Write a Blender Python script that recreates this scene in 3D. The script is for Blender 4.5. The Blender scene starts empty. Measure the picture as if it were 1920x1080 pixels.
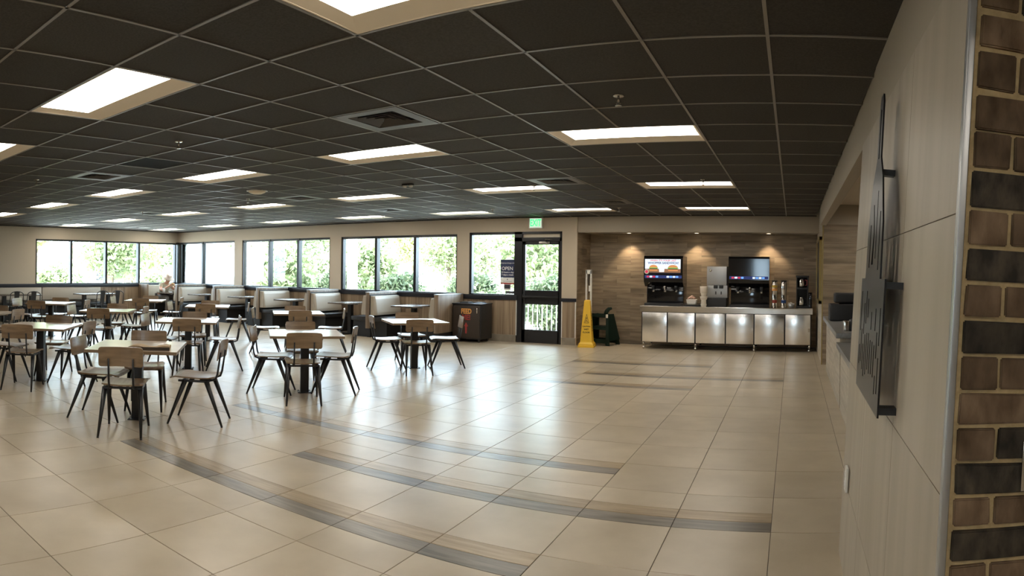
import bpy, bmesh, math, random
from mathutils import Matrix, Vector, Euler

S = bpy.context.scene
COL = S.collection
PI = math.pi
rad = math.radians
R = random.Random(11)

# ------------------------------------------------------------------ camera: a swept (cylindrical) phone panorama
F, XV, YH, TP, TR, EYE = 1227., 1486., 510.7, -.0042, -.0119, 1.51
cd = bpy.data.cameras.new('camera')
cd.type = 'PANO'
cd.panorama_type = 'CENTRAL_CYLINDRICAL'
cd.central_cylindrical_range_u_min = -960 / F
cd.central_cylindrical_range_u_max = 960 / F
cd.central_cylindrical_range_v_min = -(1080 - YH) / F
cd.central_cylindrical_range_v_max = YH / F
cd.central_cylindrical_radius = 1
RM = Matrix(((math.cos(TR), 0, -math.sin(TR)), (0, 1, 0), (math.sin(TR), 0, math.cos(TR)))) @ \
     Matrix(((1, 0, 0), (0, math.cos(TP), -math.sin(TP)), (0, math.sin(TP), math.cos(TP))))
tc = (960 - XV) / F
cols = [RM.transposed() @ v for v in (Vector((math.cos(tc), -math.sin(tc), 0)), Vector((0, 0, 1)),
                                      -Vector((math.sin(tc), math.cos(tc), 0)))]
CM = Matrix([[cols[j][i] for j in range(3)] for i in range(3)]).to_4x4()
CM.translation = (0, 0, EYE)
co = bpy.data.objects.new('camera', cd)
co.matrix_world = CM
cd.clip_end = 300
COL.objects.link(co)
S.camera = co

# ------------------------------------------------------------------ sky, sun, exposure
W = bpy.data.worlds.new('sky')
S.world = W
W.use_nodes = True
bg = W.node_tree.nodes['Background']
bg.inputs[0].default_value = (.66, .82, 1.0, 1)
bg.inputs[1].default_value = 9.0
sd = bpy.data.lights.new('sun', 'SUN')
sd.energy = 18
sd.angle = rad(2)
sd.color = (1, .95, .84)
so = bpy.data.objects.new('sun', sd)
so.rotation_euler = (rad(38), 0, rad(-25))
COL.objects.link(so)
S.view_settings.view_transform = 'Standard'
S.view_settings.look = 'None'
S.view_settings.gamma = 1
S.view_settings.use_curve_mapping = False
S.view_settings.exposure = 0.93
LAMP = 7.5
try:
    S.cycles.max_bounces = 8
    S.cycles.transparent_max_bounces = 24
    S.cycles.sample_clamp_indirect = 6
except Exception:
    pass

# ------------------------------------------------------------------ materials
def mat(name, col, col2=None, scale=(6, 6, 6), rough=.5, metal=0, rand=0, offs=0, emit=0, ecol=None, bump=0, spec=.5, detail=4, lo=.35, hi=.65, coat=0, blotch=0):
    m = bpy.data.materials.new(name)
    m.use_nodes = True
    nt = m.node_tree
    b = nt.nodes['Principled BSDF']
    b.inputs['Roughness'].default_value = rough
    b.inputs['Metallic'].default_value = metal
    b.inputs['Specular IOR Level'].default_value = spec
    if coat:
        b.inputs['Coat Weight'].default_value = coat
        b.inputs['Coat Roughness'].default_value = .2
    out = None
    if col2 is None and not rand and not blotch:
        b.inputs['Base Color'].default_value = (*col, 1)
    else:
        L = nt.links.new
        oi = nt.nodes.new('ShaderNodeObjectInfo')
        if col2 is not None:
            tx = nt.nodes.new('ShaderNodeTexCoord')
            mp = nt.nodes.new('ShaderNodeMapping')
            mp.inputs['Scale'].default_value = scale
            L(tx.outputs['Object'], mp.inputs['Vector'])
            src = mp.outputs[0]
            if offs:
                mu = nt.nodes.new('ShaderNodeMath')
                mu.operation = 'MULTIPLY'
                mu.inputs[1].default_value = offs
                L(oi.outputs['Random'], mu.inputs[0])
                ad = nt.nodes.new('ShaderNodeVectorMath')
                ad.operation = 'ADD'
                L(src, ad.inputs[0])
                L(mu.outputs[0], ad.inputs[1])
                src = ad.outputs[0]
            nz = nt.nodes.new('ShaderNodeTexNoise')
            nz.inputs['Scale'].default_value = 1
            nz.inputs['Detail'].default_value = detail
            L(src, nz.inputs['Vector'])
            rp = nt.nodes.new('ShaderNodeValToRGB')
            rp.color_ramp.elements[0].position = lo
            rp.color_ramp.elements[1].position = hi
            rp.color_ramp.elements[0].color = (*col, 1)
            rp.color_ramp.elements[1].color = (*col2, 1)
            L(nz.outputs['Fac'], rp.inputs[0])
            out = rp.outputs[0]
            if bump:
                bp = nt.nodes.new('ShaderNodeBump')
                bp.inputs['Strength'].default_value = bump
                bp.inputs['Distance'].default_value = .01
                L(nz.outputs['Fac'], bp.inputs['Height'])
                L(bp.outputs[0], b.inputs['Normal'])
        if rand:
            mr = nt.nodes.new('ShaderNodeMapRange')
            mr.inputs['To Min'].default_value = 1 - rand
            mr.inputs['To Max'].default_value = 1 + rand
            L(oi.outputs['Random'], mr.inputs['Value'])
            mx = nt.nodes.new('ShaderNodeVectorMath')
            mx.operation = 'SCALE'
            if out is None:
                mx.inputs[0].default_value = col
            else:
                L(out, mx.inputs[0])
            L(mr.outputs[0], mx.inputs['Scale'])
            out = mx.outputs[0]
        L(out, b.inputs['Base Color'])
    if emit:
        b.inputs['Emission Color'].default_value = (*(ecol or col), 1)
        b.inputs['Emission Strength'].default_value = emit
    return m

M = {}
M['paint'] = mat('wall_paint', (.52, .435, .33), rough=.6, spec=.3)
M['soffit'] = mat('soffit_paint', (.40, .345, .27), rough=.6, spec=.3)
M['ceil'] = mat('ceiling_tile_black', (.036, .032, .028), (.056, .051, .044), (90, 90, 90), rough=.75, rand=.16, offs=40, spec=.3)
M['ceilback'] = mat('plenum_black', (.01, .01, .01), rough=.9)
M['tbar'] = mat('ceiling_grid_metal', (.20, .18, .15), rough=.35)
M['tile'] = mat('porcelain_floor_tile', (.43, .355, .25), (.535, .45, .33), (2.6, 2.6, 2.6), rough=.29, rand=.05, offs=50, detail=8, lo=.3, hi=.7, spec=.42)
M['plankL'] = mat('light_wood_floor_tile', (.31, .225, .125), (.43, .325, .20), (3, 30, 8), rough=.3, rand=.12, offs=60, detail=6, spec=.5)
M['plankD'] = mat('dark_wood_floor_tile', (.135, .115, .09), (.24, .205, .16), (3, 26, 8), rough=.28, rand=.2, offs=60, detail=6, spec=.5)
M['grout'] = mat('floor_grout', (.11, .09, .065), rough=.8)
M['base'] = mat('base_tile', (.22, .19, .15), (.28, .245, .195), (5, 5, 5), rough=.4, rand=.06, offs=9)
M['woodwall'] = mat('wood_wall_tile', (.165, .122, .078), (.385, .30, .20), (1.5, 6, 15), rough=.45, rand=.13, offs=70, detail=7, lo=.3, hi=.72)
M['woodpale'] = mat('pale_wood_tile', (.38, .33, .26), (.52, .46, .37), (6, 1.6, 20), rough=.45, rand=.08, offs=70, detail=6)
M['wallgrout'] = mat('wall_grout', (.24, .19, .135), rough=.8)
M['wains'] = mat('wood_wainscot', (.17, .115, .07), (.36, .27, .18), (16, 16, .7), rough=.45, rand=.14, offs=60, detail=6, lo=.3, hi=.7)
M['wainsback'] = mat('wainscot_backing', (.12, .085, .055), rough=.7)
M['ash'] = mat('booth_wood', (.17, .12, .078), (.30, .225, .155), (20, 20, .9), rough=.4, offs=30, detail=6)
M['black'] = mat('black_metal', (.012, .012, .013), rough=.38)
M['frame'] = mat('window_frame_black', (.014, .014, .017), rough=.3)
M['sill'] = mat('dark_sill', (.016, .017, .024), rough=.3)
M['chairwood'] = mat('chair_plywood', (.175, .113, .063), (.265, .18, .105), (3, 30, 30), rough=.3, rand=.1, offs=30, detail=5, coat=.4)
M['seatwood'] = mat('seat_plywood', (.19, .122, .068), (.28, .19, .11), (30, 3, 30), rough=.36, rand=.1, offs=30, detail=5, coat=.15)
M['tabletop'] = mat('tabletop_wood', (.40, .30, .20), (.53, .42, .30), (3, 26, 26), rough=.28, offs=30, detail=5, coat=.7)
M['tableedge'] = mat('tabletop_edge', (.22, .15, .09), rough=.4)
M['boothtop'] = mat('booth_tabletop', (.12, .10, .085), (.17, .14, .115), (4, 30, 30), rough=.25, offs=3, coat=.4)
M['cream'] = mat('cream_vinyl', (.47, .415, .335), rough=.33, rand=.03)
M['vinyl'] = mat('charcoal_vinyl', (.022, .022, .023), rough=.42)
M['plinth'] = mat('dark_plinth', (.012, .012, .012), rough=.6)
M['steel'] = mat('stainless_steel', (.74, .70, .64), rough=.17, metal=1)
M['steelbr'] = mat('brushed_steel', (.86, .83, .78), (.92, .90, .86), (3.2, 1, 1.3), rough=.2, metal=1, bump=.25, offs=20, detail=1)
M['alu'] = mat('aluminium_trim', (.42, .42, .42), rough=.35, metal=.8)
M['gloss'] = mat('gloss_black', (.006, .006, .007), rough=.07)
M['matt'] = mat('matt_black_plastic', (.015, .015, .016), rough=.5)
M['white'] = mat('white_plastic', (.72, .70, .65), rough=.4)
M['foam'] = mat('foam_cup', (.82, .74, .63), rough=.6)
M['yellow'] = mat('yellow_plastic', (.78, .48, .03), rough=.4)
M['green'] = mat('dark_green_plastic', (.004, .016, .010), rough=.55, spec=.25)
M['brown'] = mat('bin_brown', (.045, .033, .026), rough=.4)
M['orange'] = mat('print_orange', (.70, .33, .09), rough=.5)
M['red'] = mat('print_red', (.36, .045, .04), rough=.5)
M['navy'] = mat('print_navy', (.018, .028, .085), rough=.5)
M['ink'] = mat('print_black', (.01, .01, .01), rough=.6)
M['printwhite'] = mat('print_white', (.75, .74, .72), rough=.5)
M['lens'] = mat('lamp_lens', (1, .95, .86), emit=LAMP, ecol=(1, .93, .82))
M['lampbox'] = mat('lamp_box_enamel', (.86, .76, .61), rough=.5, spec=.3)
M['exit'] = mat('exit_green', (.02, .7, .1), emit=1.1, ecol=(.03, .9, .16))
M['exitbox'] = mat('exit_face', (.6, .68, .6), emit=.35, ecol=(.75, .9, .78))
M['grille'] = mat('vent_metal', (.085, .072, .064), rough=.4)
M['louvre'] = mat('louvre_black', (.02, .019, .018), rough=.4)
M['grilledark'] = mat('vent_dark', (.006, .006, .006), rough=.7)
M['nickel'] = mat('nickel', (.45, .42, .38), rough=.25, metal=1)
M['brick'] = mat('brown_brick', (.068, .040, .021), (.20, .132, .080), (26, 12, 12), rough=.85, rand=.32, offs=80, detail=9, bump=.6, lo=.28, hi=.75, spec=.2)
M['brickD'] = mat('burnt_brick', (.018, .014, .010), (.095, .072, .048), (30, 14, 14), rough=.7, rand=.3, offs=80, detail=9, bump=.6, lo=.35, hi=.8, spec=.25)
M['mortar'] = mat('sandy_mortar', (.36, .255, .125), (.46, .33, .17), (50, 50, 50), rough=.9, bump=.3, spec=.2)
M['stonetile'] = mat('striated_grey_tile', (.335, .285, .215), (.40, .345, .27), (6, 9, .5), rough=.42, rand=.03, offs=40, detail=6, spec=.4)
M['artsteel'] = mat('blackened_steel', (.025, .024, .026), rough=.32, metal=.6)
M['greytop'] = mat('grey_quartz', (.17, .165, .155), (.22, .215, .20), (60, 60, 60), rough=.3)
M['paper'] = mat('newsprint', (.40, .28, .155), (.52, .38, .23), (9, 9, 9), rough=.8)
M['paperdark'] = mat('newsprint_dark', (.05, .035, .025), rough=.8)
M['concrete'] = mat('pale_concrete', (.58, .57, .54), rough=.8)
M['leaf'] = None
M['bark'] = mat('tree_bark', (.16, .12, .085), (.24, .19, .14), (9, 9, 3), rough=.9)
M['skin'] = mat('skin', (.55, .30, .20), rough=.55)
M['shirt'] = mat('tan_shirt', (.42, .36, .26), rough=.8)
M['trouser'] = mat('grey_trousers', (.17, .16, .15), rough=.85)
M['hat'] = mat('cream_hat', (.66, .55, .47), rough=.8)
M['hair'] = mat('grey_hair', (.30, .28, .26), rough=.8)
M['shoe'] = mat('black_shoe', (.02, .02, .02), rough=.6)
M['glow'] = mat('screen_white', (.5, .55, .6), emit=.5, ecol=(.72, .86, 1))
M['screenwood'] = mat('screen_table', (.20, .10, .05), emit=.30, ecol=(.4, .2, .1))
M['screenblack'] = mat('screen_black', (.012, .012, .015), emit=.04, ecol=(.2, .2, .3), rough=.1)
M['scr_red'] = mat('screen_red', (.5, .03, .07), emit=.3, ecol=(.8, .06, .12))
M['scr_blue'] = mat('screen_blue', (.1, .3, .9), emit=.45, ecol=(.2, .45, 1))
M['scr_navy'] = mat('screen_navy', (.02, .04, .2), emit=.12, ecol=(.05, .08, .3))
M['scr_bun'] = mat('screen_bun', (.5, .2, .06), emit=.35, ecol=(.75, .33, .12))
M['scr_green'] = mat('screen_green', (.2, .5, .1), emit=.25, ecol=(.3, .6, .12))
M['scr_meat'] = mat('screen_meat', (.1, .05, .03), emit=.2, ecol=(.2, .1, .06))
M['pink'] = mat('creamer_pink', (.75, .40, .30), (.80, .62, .5), (40, 40, 40), rough=.6)
M['food'] = mat('fried_food', (.70, .36, .10), rough=.6)
M['coffee'] = mat('coffee', (.03, .015, .008), rough=.1)
M['roof'] = mat('red_roof', (.34, .10, .07), rough=.8)
M['vanwhite'] = mat('van_paint', (.8, .8, .8), rough=.3)
M['vanglass'] = mat('van_glass', (.30, .33, .33), rough=.1)
M['gold'] = mat('gilt_frame', (.35, .26, .10), rough=.35, metal=.6)
M['signpaper'] = mat('notice_dark', (.03, .03, .04), rough=.5)
M['kitchen'] = mat('kitchen_ceiling', (.55, .48, .38), rough=.7)


def glass_mat():
    m = bpy.data.materials.new('window_glass')
    m.use_nodes = True
    nt = m.node_tree
    nt.nodes.clear()
    o = nt.nodes.new('ShaderNodeOutputMaterial')
    t = nt.nodes.new('ShaderNodeBsdfTransparent')
    t.inputs[0].default_value = (.93, .96, .95, 1)
    g = nt.nodes.new('ShaderNodeBsdfGlossy')
    g.inputs['Roughness'].default_value = .02
    fr = nt.nodes.new('ShaderNodeFresnel')
    fr.inputs['IOR'].default_value = 1.25
    mx = nt.nodes.new('ShaderNodeMixShader')
    nt.links.new(fr.outputs[0], mx.inputs[0])
    nt.links.new(t.outputs[0], mx.inputs[1])
    nt.links.new(g.outputs[0], mx.inputs[2])
    nt.links.new(mx.outputs[0], o.inputs[0])
    return m


def leaf_mat(name, a, b):
    m = bpy.data.materials.new(name)
    m.use_nodes = True
    nt = m.node_tree
    p = nt.nodes['Principled BSDF']
    tx = nt.nodes.new('ShaderNodeTexCoord')
    nz = nt.nodes.new('ShaderNodeTexNoise')
    nz.inputs['Scale'].default_value = 2.2
    nz.inputs['Detail'].default_value = 6
    rp = nt.nodes.new('ShaderNodeValToRGB')
    rp.color_ramp.elements[0].position = .38
    rp.color_ramp.elements[1].position = .62
    rp.color_ramp.elements[0].color = (*a, 1)
    rp.color_ramp.elements[1].color = (*b, 1)
    nt.links.new(tx.outputs['Object'], nz.inputs['Vector'])
    nt.links.new(nz.outputs['Fac'], rp.inputs[0])
    nt.links.new(rp.outputs[0], p.inputs['Base Color'])
    p.inputs['Roughness'].default_value = .45
    tr = nt.nodes.new('ShaderNodeBsdfTranslucent')
    nt.links.new(rp.outputs[0], tr.inputs[0])
    mx = nt.nodes.new('ShaderNodeMixShader')
    mx.inputs[0].default_value = .4
    nt.links.new(p.outputs[0], mx.inputs[1])
    nt.links.new(tr.outputs[0], mx.inputs[2])
    nt.links.new(mx.outputs[0], nt.nodes['Material Output'].inputs[0])
    return m


M['glass'] = glass_mat()
M['leafA'] = leaf_mat('leaf_green', (.16, .20, .10), (.40, .45, .24))
M['leafB'] = leaf_mat('leaf_yellow_green', (.24, .27, .11), (.60, .60, .30))
M['leafC'] = leaf_mat('leaf_hedge', (.06, .085, .045), (.21, .26, .145))

# ------------------------------------------------------------------ mesh helpers
class G:
    """collects shapes, then links them as one mesh object"""
    def __init__(s):
        s.bm = bmesh.new()
        s.mats = []
        s.cur = 0

    def use(s, m):
        if m not in s.mats:
            s.mats.append(m)
        s.cur = s.mats.index(m)
        return s

    def _face(s, vs, smooth=False):
        try:
            f = s.bm.faces.new(vs)
            f.material_index = s.cur
            f.smooth = smooth
            return f
        except ValueError:
            return None

    def box(s, x0, x1, y0, y1, z0, z1, mtx=None, bev=0):
        if bev:
            return s.bbox(x0, x1, y0, y1, z0, z1, bev, mtx)
        v = [Vector((x, y, z)) for z in (z0, z1) for y in (y0, y1) for x in (x0, x1)]
        if mtx:
            v = [mtx @ p for p in v]
        v = [s.bm.verts.new(p) for p in v]
        for q in ((0, 2, 3, 1), (4, 5, 7, 6), (0, 1, 5, 4), (2, 6, 7, 3), (0, 4, 6, 2), (1, 3, 7, 5)):
            s._face([v[i] for i in q])
        return s

    def bbox(s, x0, x1, y0, y1, z0, z1, b, mtx=None):
        t = bmesh.new()
        bmesh.ops.create_cube(t, size=1)
        for p in t.verts:
            p.co = Vector(((x0 + x1) / 2 + p.co.x * (x1 - x0), (y0 + y1) / 2 + p.co.y * (y1 - y0), (z0 + z1) / 2 + p.co.z * (z1 - z0)))
        bmesh.ops.bevel(t, geom=t.edges[:], offset=b, segments=2, profile=.6, affect='EDGES')
        s.merge(t, mtx, True)
        return s

    def merge(s, t, mtx=None, smooth=False):
        t.verts.index_update()
        mp = {}
        for p in t.verts:
            mp[p.index] = s.bm.verts.new(mtx @ p.co if mtx else p.co)
        for f in t.faces:
            s._face([mp[p.index] for p in f.verts], smooth)
        t.free()

    def chamfer(s, x0, x1, y0, y1, z0, z1, b):
        """slab with a chamfered upper edge, no underside"""
        a = [(x0, y0, z0), (x1, y0, z0), (x1, y1, z0), (x0, y1, z0)]
        m = [(p[0], p[1], z1 - b) for p in a]
        t = [(x0 + b, y0 + b, z1), (x1 - b, y0 + b, z1), (x1 - b, y1 - b, z1), (x0 + b, y1 - b, z1)]
        A, B, T = ([s.bm.verts.new(p) for p in q] for q in (a, m, t))
        for i in range(4):
            j = (i + 1) % 4
            s._face([A[i], A[j], B[j], B[i]])
            s._face([B[i], B[j], T[j], T[i]])
        s._face(T)
        return s

    def cone(s, p0, p1, r0, r1, n=10, caps=True, smooth=True):
        p0, p1 = Vector(p0), Vector(p1)
        d = (p1 - p0).normalized()
        u = d.orthogonal().normalized()
        w = d.cross(u)
        a, b = [], []
        for i in range(n):
            t = 2 * PI * i / n
            k = u * math.cos(t) + w * math.sin(t)
            a.append(s.bm.verts.new(p0 + k * r0))
            b.append(s.bm.verts.new(p1 + k * r1))
        for i in range(n):
            j = (i + 1) % n
            s._face([a[i], a[j], b[j], b[i]], smooth)
        if caps:
            s._face(a[::-1])
            s._face(b)
        return s

    def tube(s, pts, r, n=8):
        pts = [Vector(p) for p in pts]
        rings = []
        u = None
        for i, p in enumerate(pts):
            d = (pts[min(i + 1, len(pts) - 1)] - pts[max(i - 1, 0)]).normalized()
            if u is None:
                u = d.orthogonal().normalized()
            else:
                u = (u - d * u.dot(d)).normalized()
            w = d.cross(u)
            rr = r[i] if isinstance(r, (list, tuple)) else r
            rings.append([s.bm.verts.new(p + (u * math.cos(2 * PI * k / n) + w * math.sin(2 * PI * k / n)) * rr) for k in range(n)])
        for a, b in zip(rings, rings[1:]):
            for k in range(n):
                j = (k + 1) % n
                s._face([a[k], a[j], b[j], b[k]], True)
        s._face(rings[0][::-1])
        s._face(rings[-1])
        return s

    def lathe(s, prof, c=(0, 0, 0), n=20):
        c = Vector(c)
        rings = []
        for r, z in prof:
            if r < 1e-5:
                rings.append([s.bm.verts.new(c + Vector((0, 0, z)))])
            else:
                rings.append([s.bm.verts.new(c + Vector((r * math.cos(2 * PI * k / n), r * math.sin(2 * PI * k / n), z))) for k in range(n)])
        for a, b in zip(rings, rings[1:]):
            for k in range(n):
                j = (k + 1) % n
                if len(a) == 1 and len(b) == 1:
                    continue
                if len(a) == 1:
                    s._face([a[0], b[j], b[k]], True)
                elif len(b) == 1:
                    s._face([a[k], a[j], b[0]], True)
                else:
                    s._face([a[k], a[j], b[j], b[k]], True)
        return s

    def prism(s, poly, h, mtx=None, smooth=False):
        """2-D outline in x,y swept from z=0 to z=h, then moved by mtx"""
        A = [Vector((x, y, 0)) for x, y in poly]
        B = [Vector((x, y, h)) for x, y in poly]
        if mtx:
            A = [mtx @ p for p in A]
            B = [mtx @ p for p in B]
        A = [s.bm.verts.new(p) for p in A]
        B = [s.bm.verts.new(p) for p in B]
        n = len(A)
        for i in range(n):
            j = (i + 1) % n
            s._face([A[i], A[j], B[j], B[i]], smooth)
        s._face(A[::-1])
        s._face(B)
        return s

    def loft(s, rings, cap=True, smooth=False):
        rs = [[s.bm.verts.new(p) for p in r] for r in rings]
        n = len(rs[0])
        for a, b in zip(rs, rs[1:]):
            for k in range(n):
                j = (k + 1) % n
                s._face([a[k], a[j], b[j], b[k]], smooth)
        if cap:
            s._face(rs[0][::-1])
            s._face(rs[-1])
        return s

    def mesh(s, name, m):
        ms = s.mats if s.mats else [m]
        bmesh.ops.recalc_face_normals(s.bm, faces=s.bm.faces[:])
        me = bpy.data.meshes.new(name)
        s.bm.to_mesh(me)
        s.bm.free()
        for k in ms:
            me.materials.append(k)
        return me

    def build(s, name, m=None, parent=None, loc=(0, 0, 0), rot=(0, 0, 0)):
        return put(name, s.mesh(name, m), parent, loc, rot)


def put(name, me, parent=None, loc=(0, 0, 0), rot=(0, 0, 0)):
    o = bpy.data.objects.new(name, me)
    o.location = loc
    o.rotation_euler = rot
    if parent is not None:
        o.parent = parent
    COL.objects.link(o)
    return o


def struct(o):
    o['kind'] = 'structure'
    return o


def tag(o, label, cat, group=None):
    o['label'] = label
    o['category'] = cat
    if group:
        o['group'] = group
    return o


def thing(name, label, cat, loc=(0, 0, 0), rz=0, group=None):
    o = bpy.data.objects.new(name, None)
    o.empty_display_size = .1
    o.location = loc
    o.rotation_euler = (0, 0, rz)
    COL.objects.link(o)
    return tag(o, label, cat, group)


def kids(o):
    return [c for c in COL.objects if c.parent == o]


def tree_of(root):
    return [(c, [(g, []) for g in kids(c)]) for c in kids(root)]


def dup(root, tree, loc, rz, label, group=None):
    r = root.copy()
    r.location = loc
    r.rotation_euler = (0, 0, rz)
    COL.objects.link(r)
    tag(r, label, root['category'], group or root.get('group'))
    for c, gs in tree:
        k = c.copy()
        k.parent = r
        COL.objects.link(k)
        for g, _ in gs:
            q = g.copy()
            q.parent = k
            COL.objects.link(q)
    return r


def text(name, body, size, m, parent, loc, rot, ext=.0008, align='CENTER', bold=0, sx=1):
    cu = bpy.data.curves.new(name, 'FONT')
    cu.body = body
    cu.size = size
    cu.extrude = ext
    cu.offset = bold
    cu.align_x = align
    cu.align_y = 'CENTER'
    cu.resolution_u = 3
    to = bpy.data.objects.new(name, cu)
    COL.objects.link(to)
    dg = bpy.context.evaluated_depsgraph_get()
    me = bpy.data.meshes.new_from_object(to.evaluated_get(dg))
    bpy.data.objects.remove(to)
    me.materials.clear()
    me.materials.append(m)
    o = put(name, me, parent, loc, rot)
    o.scale = (sx, 1, 1)
    return o


FACE = (PI / 2, 0, 0)     # upright, facing the camera side (-Y)


def rrect(w, h, r, n=4):
    pts = []
    for cx, cy, a0 in ((w / 2 - r, h / 2 - r, 0), (-w / 2 + r, h / 2 - r, 90), (-w / 2 + r, -h / 2 + r, 180), (w / 2 - r, -h / 2 + r, 270)):
        for k in range(n + 1):
            a = rad(a0 + 90 * k / n)
            pts.append((cx + r * math.cos(a), cy + r * math.sin(a)))
    return pts


def visible(x, y, z, pad=60):
    d = RM @ Vector((x, y, z - EYE))
    r = math.hypot(d.x, d.y)
    if r < .05:
        return False
    u = XV + F * math.atan2(d.x, d.y)
    v = YH - F * d.z / r
    return -pad < u < 1920 + pad and -pad < v < 1080 + pad


# ------------------------------------------------------------------ room numbers (metres; camera stands at 0,0)
XL, YF, CZ = -17.5, 12.8, 2.67      # left wall, far wall, ceiling
XR, YB = 3.0, -3.0                  # behind the camera
XA, YA, ZA = -4.38, 13.7, 2.34      # alcove: left end, back wall, underside of its soffit
XE = .5                             # alcove right end
CX0, CP, CY0, CQ = -2.01, .625, 2.54, .62    # ceiling grid


# ------------------------------------------------------------------ floor
floor = struct(G().box(XL, XR, YB, YA + .2, -.12, -.004).build('floor', M['grout']))
xs = [-.11 - .593 * k for k in range(0, 30)]
xs = [x for x in xs if x > XL] + [XL]
cols_x = [(.42, -.11)] + [(xs[i], xs[i + 1]) for i in range(len(xs) - 1)]
cols_x += [(.42 + .6 * (k + 1), .42 + .6 * k) for k in range(5)]
rows_y = [2.05 + .597 * k for k in range(-9, 0)] + [2.05 + .597 * k for k in range(0, 7)] + [5.64 + .606 * k for k in range(1, 14)]
rows_y = [y for y in rows_y if y < YA + .1]
# wood-plank accent strips: (y0, y1, x0, x1)
strips = [(2.95, 3.25, -4.9, -1.25), (3.84, 4.14, -3.7, -.05), (4.74, 5.035, -5.5, -1.25),
          (8.37, 8.67, -3.7, -1.25), (9.28, 9.58, -3.1, -.05), (10.49, 10.79, -3.7, -1.25)]
rects = []
for xb, xa in cols_x:
    xm = (xa + xb) / 2
    for k in range(len(rows_y) - 1):
        y0, y1 = rows_y[k], rows_y[k + 1]
        cuts = [s for s in strips if s[2] < xm < s[3] and s[0] > y0 - .05 and s[1] < y1 + .05]
        if cuts:
            s = cuts[0]
            low = s[0] - y0 < .1
            ym = y0 + .3 if low else y1 - .3
            pl = (y0, ym) if low else (ym, y1)
            tl = (ym, y1) if low else (y0, ym)
            rects.append((xa, xb, *tl, 'tile'))
            h = (pl[0] + pl[1]) / 2
            rects.append((xa, xb, pl[0], h, 'plankD'))
            rects.append((xa, xb, h, pl[1], 'plankL'))
        else:
            rects.append((xa, xb, y0, y1, 'tile'))
rects = [(min(a, b), max(a, b), c, d, k) for a, b, c, d, k in rects]
near, rest = [], []
for q in rects:
    cx, cy = (q[0] + q[1]) / 2, (q[2] + q[3]) / 2
    ok = visible(cx, cy, 0, 40) and math.hypot(cx, cy) < 9.6
    (near if ok else rest).append((math.hypot(cx, cy) - (2.2 if q[4] != 'tile' else 0), q))
near.sort(key=lambda t: t[0])
rest += near[300:]
near = near[:300]
cache = {}
for _, (a, b, c, d, k) in near:
    key = (round(b - a, 3), round(d - c, 3), k)
    if key not in cache:
        w, h = (b - a) / 2 - .002, (d - c) / 2 - .002
        cache[key] = G().chamfer(-w, w, -h, h, -.004, 0, .0015).mesh('floor_tile', M[k])
    o = put('floor_tile' if k == 'tile' else 'floor_plank', cache[key], floor, ((a + b) / 2, (c + d) / 2, R.uniform(-.0003, .0003)))
g = G()
for _, (a, b, c, d, k) in rest:
    g.use(M[k]).chamfer(a + .002, b - .002, c + .002, d - .002, -.004, 0, .0015)
o = g.build('far_floor_tiles', None, floor)
o['kind'] = 'stuff'

# ------------------------------------------------------------------ ceiling: slab, grid bars, lay-in tiles
LIGHTS = [(0, -6), (4, -6), (-4, -6)] + [(i, -1) for i in (0, -4, -8)] + [(i, 4) for i in (0, -4, -8, -12, -16, -20)] + \
         [(i, j) for j in (9, 14) for i in (0, -4, -8, -12, -16, -20, -24)]  # the row behind the camera is unseen, added to light front-facing surfaces
VENTS = [(-2, 2), (-2, 8), (-2, 12), (-9, 2), (-9, 8), (-9, 12), (-16, 8), (-16, 12), (-23, 8), (-23, 12)]
GRILLES = [(-7, 2)]
taken = set()
for i, j in LIGHTS:
    taken |= {(i, j), (i + 1, j)}
taken |= set(VENTS) | set(GRILLES)
gx = lambda i: CX0 + CP * i
gy = lambda j: CY0 + CQ * j
ceiling = struct(G().box(XL - .2, XR + .2, YB - .2, YF + .25, CZ + .13, CZ + .25).build('ceiling', M['ceilback']))
XCE = .46                                # the ceiling stops at the right-hand bulkhead


def clip_cell(i, j):
    a, b, c, d = gx(i), gx(i + 1), gy(j), gy(j + 1)
    a, b = max(a, XL), min(b, XCE if c > 1.0 else XR)
    return a, b, max(c, YB), min(d, YF)


cells = []
for i in range(-25, 9):
    for j in range(-9, 17):
        a, b, c, d = clip_cell(i, j)
        if b - a < .03 or d - c < .03 or (i, j) in taken:
            continue
        cells.append((math.hypot((a + b) / 2, (c + d) / 2), visible((a + b) / 2, (c + d) / 2, CZ, 60), a, b, c, d))
vis = sorted([c for c in cells if c[1]], key=lambda c: c[0])
hid = [c for c in cells if not c[1]] + vis[300:]
cache = {}
for c in vis[:300]:
    _, _, a, b, y0, y1 = c
    key = (round(b - a, 3), round(y1 - y0, 3))
    if key not in cache:
        w, h = (b - a) / 2 - .008, (y1 - y0) / 2 - .008
        cache[key] = G().box(-w, w, -h, h, 0, .016).mesh('ceiling_tile', M['ceil'])
    put('ceiling_tile', cache[key], ceiling, ((a + b) / 2, (y0 + y1) / 2, CZ + R.uniform(0, .002)))
g = G()
for _, _, a, b, y0, y1 in hid:
    g.box(a + .006, b - .006, y0 + .006, y1 - .006, CZ, CZ + .016)
o = g.build('far_ceiling_tiles', M['ceil'], ceiling)
o['kind'] = 'stuff'
HW = .009
for i in range(-25, 9):                  # bars running away from the camera, broken where a lamp spans them
    x = gx(i)
    if not XL < x < XR:
        continue
    y0 = YB
    ymax = YF if x < XCE else 1.0
    segs = []
    st = y0
    for j in range(-9, 17):
        if (i - 1, j) in LIGHTS:
            segs.append((st, gy(j)))
            st = gy(j + 1)
    segs.append((st, ymax))
    g = G()
    for a, b in segs:
        if b > a:
            g.box(x - HW, x + HW, a, b, CZ - .004, CZ + .03)
    g.build('grid_bar', M['tbar'], ceiling)
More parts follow.
